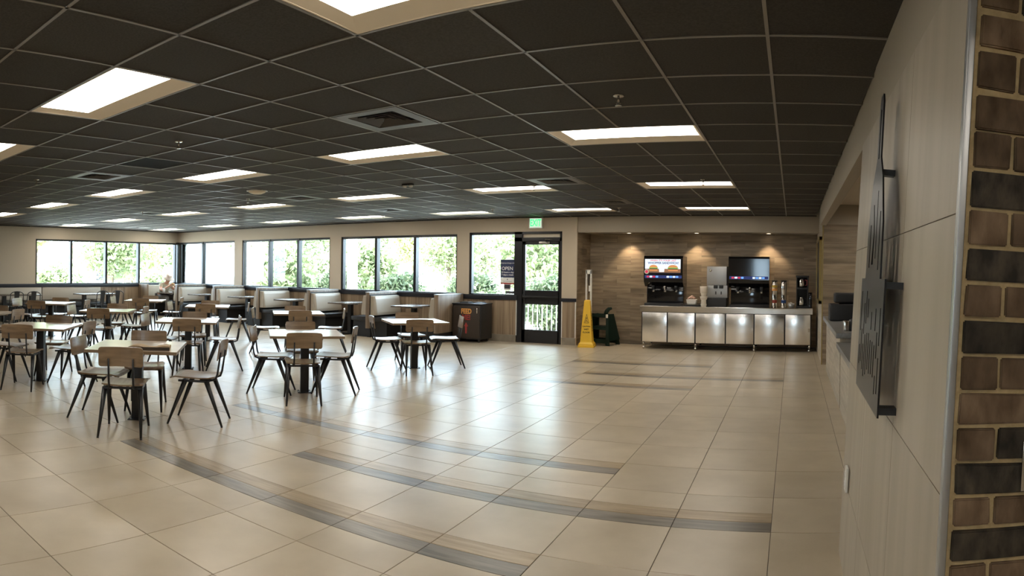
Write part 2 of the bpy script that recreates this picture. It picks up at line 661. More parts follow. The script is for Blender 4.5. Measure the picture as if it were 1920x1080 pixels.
for j in range(-8, 17):
    y = gy(j)
    if YB < y < YF:
        G().box(XL, XCE if y > 1 else XR, y - HW, y + HW, CZ - .004, CZ + .03).build('grid_bar', M['tbar'], ceiling)
struct(G().box(XL, XCE, YF - .02, YF, CZ - .012, CZ + .02).box(XL, XL + .02, YB, YF, CZ - .012, CZ + .02).build('trim_1', M['black']))

# ------------------------------------------------------------------ far wall with its windows and door
WX = [(-17.42, -14.66), (-14.32, -10.94), (-10.57, -7.21), (-6.9, -4.71)]
ZS, ZH = 1.0, 2.335
wall = G()
T0, T1 = YF, YF + .2
edges = [XL - .2] + [v for w in WX for v in w] + [XA]
for k in range(0, len(edges), 2):
    wall.box(edges[k], edges[k + 1], T0, T1, 0, CZ + .13)
for a, b in WX[:3]:
    wall.box(a, b, T0, T1, 0, ZS - .1)
    wall.box(a, b, T0, T1, ZH, CZ + .13)
wall.box(WX[3][0], -5.72, T0, T1, 0, ZS - .1)
wall.box(WX[3][0], WX[3][1], T0, T1, ZH + .03, CZ + .13)
wall_far = struct(wall.build('wall_far', M['paint']))
# wainscot planks, base tiles
cache = {}
pw = .148


def plank(w, h, name, m, key):
    if key not in cache:
        cache[key] = G().box(-w / 2 + .001, w / 2 - .001, -.006, .006, -h / 2, h / 2).mesh(name, m)
    return cache[key]


for a, b in [(-17.48, -5.74), (-4.69, -4.40)]:
    n = max(1, round((b - a) / pw))
    w = (b - a) / n
    for k in range(n):
        put('wainscot_plank', plank(w, .74, 'wainscot_plank', M['wains'], ('wp', round(w, 4))), wall_far, (a + w * (k + .5), YF - .007, .525))
for a, b in [(-7.0, -5.74), (-4.69, -4.39)]:
    n = max(1, round((b - a) / .6))
    w = (b - a) / n
    for k in range(n):
        put('base_tile', plank(w, .15, 'base_tile', M['base'], ('bt', round(w, 4))), wall_far, (a + w * (k + .5), YF - .008, .075))
for x in (-5.735, -4.695, -4.395):
    G().box(x - .008, x + .008, YF - .02, YF, .15, .9).build('edge_strip', M['printwhite'], wall_far)
struct(G().box(XL, -5.72, YF - .035, YF + .12, ZS - .1, ZS, bev=.004).build('trim_2', M['sill']))
struct(G().box(-4.70, XA, YF - .03, YF, ZS - .1, ZS - .03).build('trim_3', M['sill']))


def window(name, a, b, mull, y, z0, z1, axis='y', fw=.055):
    """frame (structure) with mullions and panes as children; axis 'y': in the far wall, 'x': in the left wall"""
    def bx(g, u0, u1, v0, v1, w0, w1):
        return g.box(u0, u1, v0, v1, w0, w1) if axis == 'y' else g.box(v0, v1, u0, u1, w0, w1)
    s = 1 if axis == 'y' else -1
    d0, d1 = (y + .02, y + .13) if axis == 'y' else (y - .13, y - .02)
    g = G()
    bx(g, a, b, d0, d1, z1 - fw, z1)
    bx(g, a, b, d0, d1, z0 - .02, z0 + .02)
    bx(g, a, a + fw, d0, d1, z0, z1)
    bx(g, b - fw * .6, b, d0, d1, z0, z1)
    f = struct(g.build(name, M['frame']))
    st = [a + fw] + mull + [b - fw * .6]
    for m in mull:
        bx(G(), m - .035, m + .035, d0 - (.02 if s > 0 else 0), d1 + (0 if s > 0 else .02), z0, z1).build('mullion', M['frame'], f)
    for i in range(len(st) - 1):
        p, q = st[i] + (.035 if i else 0), st[i + 1] - (.035 if i < len(st) - 2 else 0)
        ym = (d0 + d1) / 2
        bx(G(), p, q, ym - .004, ym + .004, z0 + .02, z1 - fw).build('pane', M['glass'], f)
    return f


window('window_1', *WX[0], [-16.21], YF, ZS, ZH)
window('window_2', *WX[1], [-13.18, -12.07], YF, ZS, ZH)
window('window_3', *WX[2], [-9.47, -8.34], YF, ZS, ZH)
window('window_4', -6.9, -5.72, [], YF, ZS, ZH + .03)
# door with its frame and transom
g = G()
y0, y1 = YF + .0, YF + .13
g.box(-5.80, -5.62, y0, y1, 0, ZH + .03).box(-4.76, -4.71, y0, y1, 0, ZH + .03).box(-5.80, -4.71, y0, y1, ZH - .02, ZH + .03).box(-5.80, -4.71, y0, y1, 2.16, 2.24)
df = struct(g.build('door_1', M['frame']))
G().box(-5.62, -4.76, YF + .06, YF + .07, 2.24, ZH - .02).build('transom_panel', M['lampbox'], df)
dy0, dy1 = YF + .03, YF + .08
g = G().box(-5.62, -5.555, dy0, dy1, .012, 2.16).box(-4.80, -4.76, dy0, dy1, .012, 2.16).box(-5.62, -4.76, dy0, dy1, 2.09, 2.16)
g.box(-5.62, -4.76, dy0, dy1, .82, 1.12).box(-5.62, -4.76, dy0, dy1, .012, .28)
lf = g.build('door_leaf', M['frame'], df)
G().box(-5.555, -4.80, dy0 + .02, dy0 + .028, 1.12, 2.09).build('pane', M['glass'], lf)
G().box(-5.555, -4.80, dy0 + .02, dy0 + .028, .28, .82).build('pane', M['glass'], lf)
G().box(-5.60, -4.78, dy0 - .055, dy0 - .025, .96, 1.0, bev=.006).box(-5.6, -5.54, dy0 - .04, dy0, .93, 1.03).box(-4.84, -4.78, dy0 - .04, dy0, .93, 1.03).build('push_bar', M['black'], lf)
G().box(-5.58, -5.54, dy0 - .03, dy0, .80, 1.12, bev=.005).build('pull_plate', M['black'], lf)
G().box(-5.22, -4.98, dy0 - .06, dy0, 2.10, 2.15, bev=.005).tube([(-5.10, dy0 - .05, 2.15), (-5.05, dy0 - .12, 2.20), (-4.9, dy0 - .02, 2.20)], .008).build('door_closer', M['nickel'], lf)
struct(G().box(-5.66, -4.72, YF - .03, YF + .14, -.003, .012).build('trim_4', M['nickel']))

# ------------------------------------------------------------------ left wall with window
LW = (7.69, 12.72)
g = G()
g.box(XL - .2, XL, YB, LW[0], 0, CZ + .13).box(XL - .2, XL, LW[0], LW[1], 0, ZS - .1).box(XL - .2, XL, LW[0], LW[1], ZH - .02, CZ + .13).box(XL - .2, XL, LW[1], YF, 0, CZ + .13)
wall_left = struct(g.build('wall_left', M['paint']))
window('window_5', *LW, [8.86, 10.07, 11.27], XL, ZS, ZH - .02, axis='x', fw=.05)
struct(G().box(XL, XL + .09, YF - .09, YF, ZS - .1, ZH).build('trim_5', M['frame']))
struct(G().box(XL - .12, XL + .035, YB, YF, ZS - .1, ZS, bev=.004).build('trim_6', M['sill']))
n = 10
for k in range(n):
    put('wainscot_plank', plank(.15, .86, 'wainscot_plank', M['wains'], 'lw'), wall_left, (XL + .007, 9.86 + .15 * (k + .5), .45), (0, 0, PI / 2))

# ------------------------------------------------------------------ alcove behind the drink counter
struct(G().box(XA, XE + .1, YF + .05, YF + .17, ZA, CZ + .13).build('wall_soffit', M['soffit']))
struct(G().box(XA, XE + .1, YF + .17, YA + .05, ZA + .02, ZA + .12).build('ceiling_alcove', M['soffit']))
wall_alcove = struct(G().box(XA - .02, XE + .05, YA, YA + .15, 0, ZA + .05).build('wall_alcove', M['wallgrout']))
wall_jamb = struct(G().box(XA - .12, XA - .002, YF + .2, YA + .1, 0, CZ + .13).build('wall_jamb', M['paint']))
PH, PL = .1555, .615


def tile_face(parent, u0, u1, z0, z1, place, m, pl=PL, ph=PH, t=.008, name='wall_tile', stag=.5):
    """staggered plank tiles on an upright face; place(u, z) gives position, rotation"""
    k = 0
    z = z0
    while z < z1 - .01:
        h = min(ph, z1 - z)
        u = u0 - (stag * pl if k % 2 else 0)
        while u < u1 - .01:
            a, b = max(u, u0), min(u + pl, u1)
            if b - a > .02:
                key = (round(b - a, 3), round(h, 3), m.name)
                if key not in cache:
                    w = (b - a) / 2 - .0015
                    cache[key] = G().box(-w, w, -t, 0, -h / 2 + .0015, h / 2 - .0015).mesh(name, m)
                loc, rot = place((a + b) / 2, z + h / 2)
                put(name, cache[key], parent, loc, rot)
            u += pl
        z += ph
        k += 1


tile_face(wall_alcove, XA, XE, 0, ZA + .02, lambda u, z: ((u, YA, z), (0, 0, 0)), M['woodwall'])
tile_face(wall_jamb, YF + .02, YA - .01, 0, ZA + .02, lambda u, z: ((XA, u, z), (0, 0, PI / 2)), M['woodwall'])

# stub wall at the right end of the counter, kitchen behind it
YS = 11.1
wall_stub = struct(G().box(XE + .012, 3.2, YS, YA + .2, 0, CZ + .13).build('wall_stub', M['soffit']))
tile_face(wall_stub, XE + .012, 2.0, 0, 2.38, lambda u, z: ((u, YS, z), (0, 0, 0)), M['woodwall'], pl=1.2, ph=.17)
tile_face(wall_stub, YS, YA, 0, 2.2, lambda u, z: ((XE + .012, u, z), (0, 0, -PI / 2)), M['woodpale'], pl=1.2, ph=.17)
struct(G().box(XE + .0, XE + .02, YS - .012, YS + .008, 0, 2.38).build('trim_7', M['gold']))
wall_kitchen = struct(G().box(3.0, 3.2, 1.3, YS + .1, 0, CZ + .13).build('wall_kitchen', M['soffit']))
struct(G().box(.56, 3.1, 3.4, YS, 2.72, 2.78).build('ceiling_kitchen', M['kitchen']))
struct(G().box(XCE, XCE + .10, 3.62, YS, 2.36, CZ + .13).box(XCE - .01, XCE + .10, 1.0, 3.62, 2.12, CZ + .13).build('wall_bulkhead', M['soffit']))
BW = (-1.75, -1.0)
struct(G().box(XL - .2, BW[0], YB - .2, YB, 0, CZ + .13).box(BW[1], XR + .2, YB - .2, YB, 0, CZ + .13).box(*BW, YB - .2, YB, 0, 1.1).box(*BW, YB - .2, YB, 2.32, CZ + .13).build('wall_back', M['paint']))
window('added_fill_window', *BW, [], YB - .15, 1.1, 2.32)  # added opening behind the camera, lets in daylight as fill
struct(G().box(XR, XR + .2, YB, 1.3, 0, CZ + .13).build('wall_behind', M['paint']))

# ------------------------------------------------------------------ near pier on the right: tiled side, brick end
LEAN = rad(2.75)
PX = .272
YN, YE = 1.35, 3.6
pier = struct(G().box(0.008, .5, YN + .05, YE, -.1, 2.235).build('wall_right', M['wallgrout'], None, (PX, 0, 0), (0, LEAN, 0)))
ty = [YN + .02, 2.05, 2.82, YE]
tz = [-.02, .43, 1.04, 1.65, 2.235]
for r_ in range(4):
    for c_ in range(3):
        G().box(0, .012, ty[c_] + .0015, ty[c_ + 1] - .0015, tz[r_] + .0015, tz[r_ + 1] - .0015).build('wall_tile', M['stonetile'], pier)
for r_ in range(4):
    G().box(.012, .5, YE, YE + .01, tz[r_] + .0015, tz[r_ + 1] - .0015).build('wall_tile', M['stonetile'], pier)
struct(G().box(-.004, .012, YN - .006, YN + .02, -.1, 2.6, bev=.002).build('trim_8', M['alu'], None, (PX, 0, 0), (0, LEAN, 0)))
wall_near = struct(G().box(.012, 1.6, YN, YN + .05, -.1, 2.75).build('wall_near', M['mortar'], None, (PX, 0, 0), (0, LEAN, 0)))
# brick courses (z low, z high); even ones start with a half brick
courses = [(2.01, 2.08), (1.92, 2.0), (1.83, 1.905), (1.75, 1.825), (1.665, 1.74), (1.585, 1.657), (1.508, 1.575), (1.43, 1.498),
           (1.352, 1.42), (1.275, 1.343), (1.2, 1.265), (1.125, 1.19), (1.053, 1.115), (.985, 1.043), (.912, .975), (.838, .902)]
z = 2.095
extra = []
while z < 2.7:
    extra.append((z, z + .072))
    z += .082
low = []
z = .828
while z > 0:
    low.append((z - .066, z))
    z -= .076
allc = [(c, k % 2 == 1) for k, c in enumerate(courses)] + [(c, k % 2 == 0) for k, c in enumerate(extra)] + [(c, k % 2 == 1) for k, c in enumerate(low)]
dark_at = {(4, 0), (6, 0), (8, 0), (12, 0), (10, 1), (14, 0)}
RB = random.Random(5)
nb = 0
for ci, ((z0, z1), half) in enumerate(allc):
    u = .022
    k = 0
    while u < 1.1:
        w = .083 if (k == 0 and half) else .185
        if k == 0 and half:
            w += RB.uniform(-.004, .004)
        key = (ci, k)
        dk = key in dark_at or (key not in dark_at and k > 0 and RB.random() < .22) or (ci >= 16 and RB.random() < .25)
        if nb < 300:
            t = bmesh.new()
            bmesh.ops.create_cube(t, size=1)
            zz = (z1 - z0)
            pr = RB.uniform(.006, .012)
            for p in t.verts:
                p.co = Vector((p.co.x * w, p.co.y * .03, p.co.z * zz))
                if p.co.y < 0:
                    p.co += Vector((RB.uniform(-.002, .002), RB.uniform(-.002, .001), RB.uniform(-.0022, .0022)))
            bmesh.ops.bevel(t, geom=[e for e in t.edges if e.verts[0].co.y < 0 and e.verts[1].co.y < 0] + [e for e in t.edges if (e.verts[0].co.y < 0) != (e.verts[1].co.y < 0)], offset=.003, segments=2, affect='EDGES')
            g = G()
            g.merge(t, None, False)
            g.build('brick', M['brickD'] if dk else M['brick'], wall_near, (u + w / 2, YN + .015 - pr, (z0 + z1) / 2))
            nb += 1
        u += w + .0095
        k += 1

# ------------------------------------------------------------------ ceiling lamps, vents, sprinklers
ORD = {4: 'extra', 0: 'first', -4: 'second', -8: 'third', -12: 'fourth', -16: 'fifth', -20: 'sixth', -24: 'seventh'}
ROWN = {-6: 'added fill row behind the camera', -1: 'nearest row', 4: 'second row from camera', 9: 'third row from camera', 14: 'last row along the window wall'}
proto = None
for i, j in LIGHTS:
    lab = 'recessed white ceiling light, %s from the right in the %s' % (ORD[i], ROWN[j])
    loc = (gx(i) + CP, gy(j) + CQ / 2, CZ)
    if proto is None:
        t = thing('ceiling_light', lab, 'ceiling light', loc, 0, 'recessed fluorescent ceiling lights')
        w, h, d = CP - .012, CQ / 2 - .012, .012
        lx0, lx1, ly0, ly1 = -w + .10, w - .03, -h + .012, h - .17      # the lens, with a sloping enamel apron behind it and at its left end
        g = G()
        q = [(-w, -h), (w, -h), (w, h), (-w, h)]
        p = [(lx0, ly0), (lx1, ly0), (lx1, ly1), (lx0, ly1)]
        vq = [g.bm.verts.new((a, b, -.003)) for a, b in q]
        vp = [g.bm.verts.new((a, b, d)) for a, b in p]
        for k in range(4):
            g._face([vq[k], vq[(k + 1) % 4], vp[(k + 1) % 4], vp[k]])
        for a, b, c, e in ((-w, -w + .01, -h, h), (w - .01, w, -h, h), (-w, w, -h, -h + .01), (-w, w, h - .01, h)):
            g.box(a, b, c, e, -.003, .09)
        g.box(-w, w, -h, h, .085, .09)
        g.build('lamp_housing', M['lampbox'], t)
        G().box(lx0, lx1, ly0, ly1, d, d + .02).build('diffuser', M['lens'], t)
        proto = LPROTO = t
        ptree = LTREE = tree_of(t)
    else:
        dup(proto, ptree, loc, 0, lab)

VN = {-2: 'right of room', -9: 'middle of room', -16: 'left of room', -23: 'left wall'}
VJ = {2: 'nearest vent row', 8: 'second vent row', 12: 'third vent row, by the windows'}
proto = None
for i, j in VENTS:
    lab = 'square ceiling vent at %s, %s' % (VN[i], VJ[j])
    loc = (gx(i) + CP / 2, gy(j) + CQ / 2, CZ)
    if proto is None:
        t = thing('ceiling_vent', lab, 'vent', loc, 0, 'square louvred ceiling vents')
        w = .298
        g = G()
        for a, b, c, e in ((-w, -w + .09, -w, w), (w - .09, w, -w, w), (-w, w, -w, -w + .09), (-w, w, w - .09, w)):
            g.box(a, b, c, e, -.006, .006)
        g.build('vent_frame', M['grille'], t)
        G().box(-w + .02, w - .02, -w + .02, w - .02, .03, .04).build('vent_backing', M['grilledark'], t)
        for k in range(4):
            q = .2 - k * .046
            g = G()
            for rz in range(4):
                m4 = Matrix.Rotation(rz * PI / 2, 4, 'Z')
                g.prism([(-q, 0), (q, 0), (q - .035, .035), (-q + .035, .035)], .003,
                        m4 @ Matrix.Translation((0, -q, -.004)) @ Matrix.Rotation(rad(28), 4, 'X'))
            g.build('louvre', M['louvre'], t)
        proto = t
        ptree = tree_of(t)
    else:
        dup(proto, ptree, loc, 0, lab)
for i, j in GRILLES:
    t = thing('return_grille', 'dark perforated return-air panel among the black ceiling tiles', 'vent', (gx(i) + CP / 2, gy(j) + CQ / 2, CZ))
    w = .296
    G().box(-w, w, -w, w, .006, .012).build('grille_backing', M['grilledark'], t)
    g = G()
    for k in range(24):
        a = -w + .02 + k * .0235
        g.box(a, a + .004, -w, w, 0, .008)
    g.build('grille_slat', M['matt'], t)
    t2 = G()

SPR = [((-1.14, 4.13), 'sprinkler above the bare floor, right of the nearest vent'), ((-4.86, 3.55), 'sprinkler above the front tables'),
       ((-8.03, 3.53), 'sprinkler at the left of the nearest ceiling row'), ((-1.11, 7.97), 'sprinkler by the light in front of the drink counter'),
       ((-.4, 11.17), 'sprinkler nearest the right end of the drink counter'), ((-3.08, 11.3), 'sprinkler in front of the yellow cone alcove'),
       ((-3.4, 8.12), 'sprinkler beside the vent in front of the exit door'), ((-8.16, 11.27), 'sprinkler above the last booths by the windows'),
       ((-8.09, 7.35), 'sprinkler beside the white ceiling dome'), ((-11.45, 7.45), 'sprinkler above the left middle tables'),
       ((-14.13, 7.13), 'sprinkler above the far left tables'), ((-5.39, 10.9), 'sprinkler in front of the window beside the door')]
proto = None
for (x, y), lab in SPR:
    lab = 'small nickel ceiling ' + lab
    if proto is None:
        t = thing('ceiling_sprinkler', lab, 'sprinkler', (x, y, CZ), 0, 'ceiling sprinklers')
        G().lathe([(.0, -.006), (.034, -.006), (.04, .004), (0, .004)]).build('escutcheon', M['nickel'], t)
        G().cone((0, 0, -.004), (0, 0, -.04), .008, .008, 8).tube([(-.014, 0, -.03), (-.014, 0, -.052), (0, 0, -.062)], .0025, 6).tube([(.014, 0, -.03), (.014, 0, -.052), (0, 0, -.062)], .0025, 6).build('sprinkler_body', M['nickel'], t)
        G().lathe([(0, -.066), (.022, -.066), (.022, -.062), (0, -.062)], n=14).build('deflector', M['nickel'], t)
        proto = t
        ptree = tree_of(t)
    else:
        dup(proto, ptree, (x, y, CZ), 0, lab)
t = thing('ceiling_speaker', 'round white dome fitted on the black ceiling above the middle tables', 'ceiling dome', (-7.15, 6.68, CZ))
G().lathe([(0, -.05), (.07, -.045), (.12, -.025), (.14, 0), (0, 0)], n=24).build('dome_cover', M['lampbox'], t)
G().lathe([(.14, -.006), (.16, -.006), (.16, 0), (.14, 0)], n=24).build('dome_rim', M['white'], t)
t = thing('emergency_light', 'tiny twin-headed white emergency lamp on the ceiling', 'ceiling light', (-4.89, 7.31, CZ))
G().box(-.08, .08, -.03, .03, -.02, 0, bev=.004).build('lamp_base', M['black'], t)
for sx in (-.05, .05):
    G().lathe([(0, -.05), (.025, -.045), (.032, -.02), (0, -.02)], (sx, 0, 0), 12).build('lamp_head', M['white'], t)

dup(LPROTO, LTREE, (1.7, 9.7, 2.595), 0, 'added white fill light above the kitchen behind the order counter')  # unseen lamp, added to brighten the stub wall and order counter
# downlights over the drink counter
proto = None
for x, lab in ((-3.45, 'left'), (-2.0, 'middle'), (-.5, 'right')):
    lab = 'small recessed downlight washing the wood wall, %s one of three' % lab
    loc = (x, YA - .22, ZA + .02)
    if proto is None:
        t = thing('downlight', lab, 'downlight', loc, 0, 'downlights in the counter alcove')
        G().lathe([(.05, -.004), (.065, -.004), (.065, .0), (.05, .0)], n=20).build('downlight_ring', M['white'], t)
        G().lathe([(0, -.001), (.05, -.001)], n=20).build('downlight_lens', mat('downlight_lens', (1, .85, .65), emit=6, ecol=(1, .8, .55)), t)
        proto = t
        ptree = tree_of(t)
    else:
        dup(proto, ptree, loc, 0, lab)
    ld = bpy.data.lights.new('downlight_beam', 'SPOT')
    ld.energy = 26
    ld.color = (1, .80, .56)
    ld.spot_size = rad(88)
    ld.spot_blend = .5
    ld.shadow_soft_size = .03
    lo_ = bpy.data.objects.new('downlight_beam', ld)
    lo_.location = (x, YA - .22, ZA - .01)
    COL.objects.link(lo_)

# exit sign
t = thing('exit_sign', 'lit green exit sign on the wall above the glass door', 'exit sign', (-5.29, YF, 2.54))
G().box(-.155, .155, -.06, 0, -.115, .115, bev=.008).build('sign_box', M['white'], t)
G().box(-.135, .135, -.064, -.058, -.098, .098).build('sign_face', M['exitbox'], t)
text('sign_letters', 'EXIT', .2, M['exit'], t, (0, -.066, -.002), FACE, bold=.004, sx=.62)

# ------------------------------------------------------------------ window notices
t = thing('window_notice', 'navy opening-hours notice with white writing on the window beside the door', 'sign', (-5.98, YF + .055, 1.49))
G().box(-.165, .165, -.003, 0, -.11, .28).build('navy_panel', M['navy'], t)
G().box(-.165, .165, -.003, 0, -.22, -.111).build('white_panel', M['printwhite'], t)
G().box(-.165, .165, -.004, 0, -.255, -.221).build('red_band', M['red'], t)
text('notice_text', 'shopmyexchange.com', .036, M['printwhite'], t, (0, -.004, .205), FACE)
text('notice_text', 'OPEN', .105, M['printwhite'], t, (-.005, -.004, .085), FACE, bold=.001)
text('notice_text', '24 hours a day', .05, M['printwhite'], t, (0, -.004, .005), FACE, bold=.0006)
text('notice_text', '7 days a week', .05, M['printwhite'], t, (0, -.004, -.05), FACE, bold=.0006)
text('notice_text', 'E X C H A N G E', .028, M['ink'], t, (0, -.004, -.195), FACE)
G().prism([(-.014, 0), (.014, 0), (0, .03)], .001, Matrix.Translation((0, -.004, -.16)) @ Matrix.Rotation(PI / 2, 4, 'X')).build('notice_emblem', M['ink'], t)
t = thing('small_notice', 'small white framed card stuck low on the window beside the door', 'sign', (-5.98, YF + .055, 1.17))
G().box(-.085, .085, -.003, 0, -.065, .065).build('card', M['printwhite'], t)
G().box(-.065, .065, -.0045, -.002, -.03, .055).build('card_print', M['signpaper'], t)
t = thing('dark_notice', 'dark strip notice at the bottom of the window beside the door', 'sign', (-5.92, YF + .055, 1.06))
G().box(-.1, .1, -.003, 0, -.03, .03).build('strip_sheet', M['signpaper'], t)
G().box(-.09, .09, -.004, -.002, -.002, .002).build('strip_line', M['printwhite'], t)

# ------------------------------------------------------------------ cafe tables and chairs, set diagonally to the room
TZ = .73
TR_ = rad(47)
TABLES = {   # key: (x, y, description)
    'a': (-5.485, 3.53, 'the newspaper table nearest the camera'),
    'b': (-5.44, 5.91, 'the table right of and behind the newspaper table'),
    'c': (-5.53, 8.5, 'the table beside the trash bin'),
    'd': (-7.82, 5.93, 'the table directly behind the newspaper table'),
    'e': (-7.9, 3.56, 'the table left of the newspaper table'),
    'f': (-10.3, 5.98, 'the third middle-row table from the right'),
    'g': (-8.08, 8.58, 'the booth-side table second from the trash bin'),
    'h': (-10.55, 8.5, 'the booth-side table third from the trash bin'),
    'i': (-13.05, 8.6, 'the booth-side table before the seated person'),
    'j': (-12.85, 6.02, 'the leftmost middle-row table'),
    'k': (-10.45, 3.58, 'the table cut by the left picture edge'),
}
proto = None
for key, (x, y, d) in TABLES.items():
    lab = 'square wood-topped pedestal table: ' + d
    if proto is None:
        t = thing('cafe_table', lab, 'table', (x, y, 0), TR_, 'square pedestal cafe tables')
        w = .44
        g = G()
        g.use(M['tableedge']).prism(rrect(2 * w, 2 * w, .012), .028, Matrix.Translation((0, 0, TZ - .03)))
        g.use(M['tabletop']).prism(rrect(2 * w, 2 * w, .012), .0025, Matrix.Translation((0, 0, TZ - .0025)))
        g.build('tabletop', None, t)
        G().box(-.05, .05, -.05, .05, .006, TZ - .035, bev=.004).build('pedestal', M['black'], t)
        G().box(-.25, .25, -.03, .03, TZ - .06, TZ - .03).box(-.03, .03, -.25, .25, TZ - .06, TZ - .03).build('top_bracket', M['black'], t)
        g = G().box(-.085, .085, -.085, .085, 0, .008, bev=.003)
        for sx in (-.068, .068):
            for sy in (-.068, .068):
                g.cone((sx, sy, .008), (sx, sy, .016), .009, .007, 8)
        g.build('floor_plate', M['black'], t)
        proto = t
        ptree = tree_of(t)
    else:
        dup(proto, ptree, (x, y, 0), TR_, lab)


def shell(w, h, r, bow, thick, n=7):
    """bowed plywood panel: outline in local x (width) and y (height), bow along z"""
    t = G()
    h2 = w / 2 - r
    xs_ = [-w / 2, -w / 2 + r * .12, -w / 2 + r * .45] + [-h2 + 2 * h2 * k / n for k in range(n + 1)] + [w / 2 - r * .45, w / 2 - r * .12, w / 2]
    rings = []
    for x in xs_:
        e = abs(x) - (w / 2 - r)
        dh = 0 if e <= 0 else r - math.sqrt(max(r * r - e * e, 0))
        zz = bow * (1 - (2 * x / w) ** 2)
        rings.append([Vector((x, -h / 2 + dh, zz)), Vector((x, h / 2 - dh, zz)), Vector((x, h / 2 - dh, zz + thick)), Vector((x, -h / 2 + dh, zz + thick))])
    t.loft(rings, True, False)
    return t


def make_chair(lab):
    """faces +Y"""
    t = thing('cafe_chair', lab, 'chair', (0, 0, 0), 0, 'wood and black steel chairs around the square tables')
    # seat: dished plywood, waterfall front, slightly upturned rear
    g = G()
    prof = [(-.195, .447), (-.15, .441), (-.05, .438), (.08, .442), (.17, .447), (.215, .440), (.23, .431)]
    rings = []
    for k, (y, z) in enumerate(prof):
        hw = .185 + .025 * (k / 6) - (.02 if k in (0, 6) else 0)
        rings.append([Vector((x * hw, y, z + .010 * x * x + dz)) for dz, xx in ((0, (-1, -.5, 0, .5, 1)), (.013, (1, .5, 0, -.5, -1))) for x in xx])
    g.loft(rings, True, False)
    g.build('seat', M['seatwood'], t)
    # backrest: bowed away behind the sitter, leaning back
    sh = shell(.40, .178, .024, -.026, .012, 8)
    mt = Matrix.Translation((0, -.245, .715)) @ Matrix.Rotation(rad(98), 4, 'X')
    for v in sh.bm.verts:
        v.co = mt @ v.co
    sh.build('backrest', M['chairwood'], t)
    # rear uprights: bend out of the seat frame and climb behind the backrest
    for sx in (-.11, .11):
        G().tube([(sx, -.05, .428), (sx, -.17, .428), (sx, -.205, .44), (sx, -.222, .49), (sx, -.253, .70)], [.0105, .0105, .0105, .0105, .009], 6).build('back_upright', M['black'], t)
    g = G()
    g.box(-.175, .175, .09, .115, .415, .434).box(-.175, .175, -.155, -.13, .415, .434)
    g.box(-.178, -.155, -.15, .15, .413, .432).box(.155, .178, -.15, .15, .413, .432)
    g.build('seat_frame', M['black'], t)
    for sx in (-1, 1):
        for sy, ytop, yf in ((1, .085, .245), (-1, -.125, -.285)):
            G().cone((sx * .163, ytop, .425), (sx * .192, yf, .012), .026, .0105, 8).cone((sx * .192, yf, .012), (sx * .193, yf + sy * .004, 0), .0105, .011, 8).build('leg', M['black'], t)
    return t


SIDE = {'near': (rad(-45), 'near'), 'far': (rad(135), 'far'), 'left': (rad(-135), 'left'), 'right': (rad(45), 'right')}
CH = {'a': {'near': (.52, 2, -.025), 'far': (.56, 3, -.01), 'left': (.37, -8, 0), 'right': (.60, -9, 0)},
      'b': {'near': (.55, 0, -.065), 'far': (.54, 0, 0), 'left': (.385, -11, 0), 'right': (.37, -16, 0)},
      'c': {'near': (.50, -4, -.09), 'far': (.62, 0, .09), 'left': (.42, 0, 0), 'right': (.50, -9, 0)},
      'd': {'near': (.53, 0, .055), 'far': (.52, 2, .03), 'left': (.42, -10, 0), 'right': (.52, 4, 0)},
      'e': {'near': (.54, 3, -.05), 'far': (.54, 0, 0), 'left': (.48, -8, 0), 'right': (.42, -10, 0)},
      'f': {'near': (.53, 0, 0), 'far': (.52, 0, 0), 'left': (.46, -8, 0), 'right': (.44, -6, 0)},
      'g': {'near': (.42, 0, 0), 'far': (.5, 0, 0), 'left': (.56, -4, 0), 'right': (.6, -8, 0)},
      'h': {'near': (.44, 0, 0), 'far': (.46, 0, 0), 'left': (.55, -8, 0), 'right': (.6, 0, 0)},
      'i': {'near': (.42, 0, 0), 'far': (.48, 0, 0), 'left': (.55, -6, 0), 'right': (.62, -3, 0)},
      'j': {'near': (.46, 0, -.09), 'far': (.46, 0, 0), 'left': (.56, -12, 0), 'right': (.56, -2, 0)},
      'k': {'far': (.54, 0, 0), 'right': (.45, -10, 0), 'left': (.45, -8, 0)}}
proto = None
for key, sides in CH.items():
    x, y, d = TABLES[key]
    for s_, (dist, dy_, lat) in sides.items():
        a, words = SIDE[s_]
        a += rad(2)
        lab = 'plywood chair on %s side of %s' % (words, d)
        px_, py_ = x + dist * math.cos(a) + .68 * lat, y + dist * math.sin(a) + .73 * lat
        rz = a + PI / 2 + rad(dy_)      # chair faces +Y, i.e. back towards the table centre
        if proto is None:
            proto = make_chair(lab)
            proto.location = (px_, py_, 0)
            proto.rotation_euler = (0, 0, rz)
            ptree = tree_of(proto)
        else:
            dup(proto, ptree, (px_, py_, 0), rz, lab)

# newspaper folded on the nearest table
t = thing('newspaper', 'folded tan newspaper lying on the square table nearest the camera', 'newspaper', (-5.22, 3.50, TZ), rad(50))
g = G()
rings = []
for k in range(9):
    u = -.19 + .38 * k / 8
    zz = .020 + .012 * math.sin(k * 1.1)
    rings.append([Vector((u, -.13, .001)), Vector((u, .13, .001)), Vector((u, .125, zz)), Vector((u, -.132, zz + .012))])
g.loft(rings)
g.build('folded_sheets', M['paper'], t)
G().box(-.195, .195, -.138, -.128, .0, .030).build('dark_fold', M['paperdark'], t)

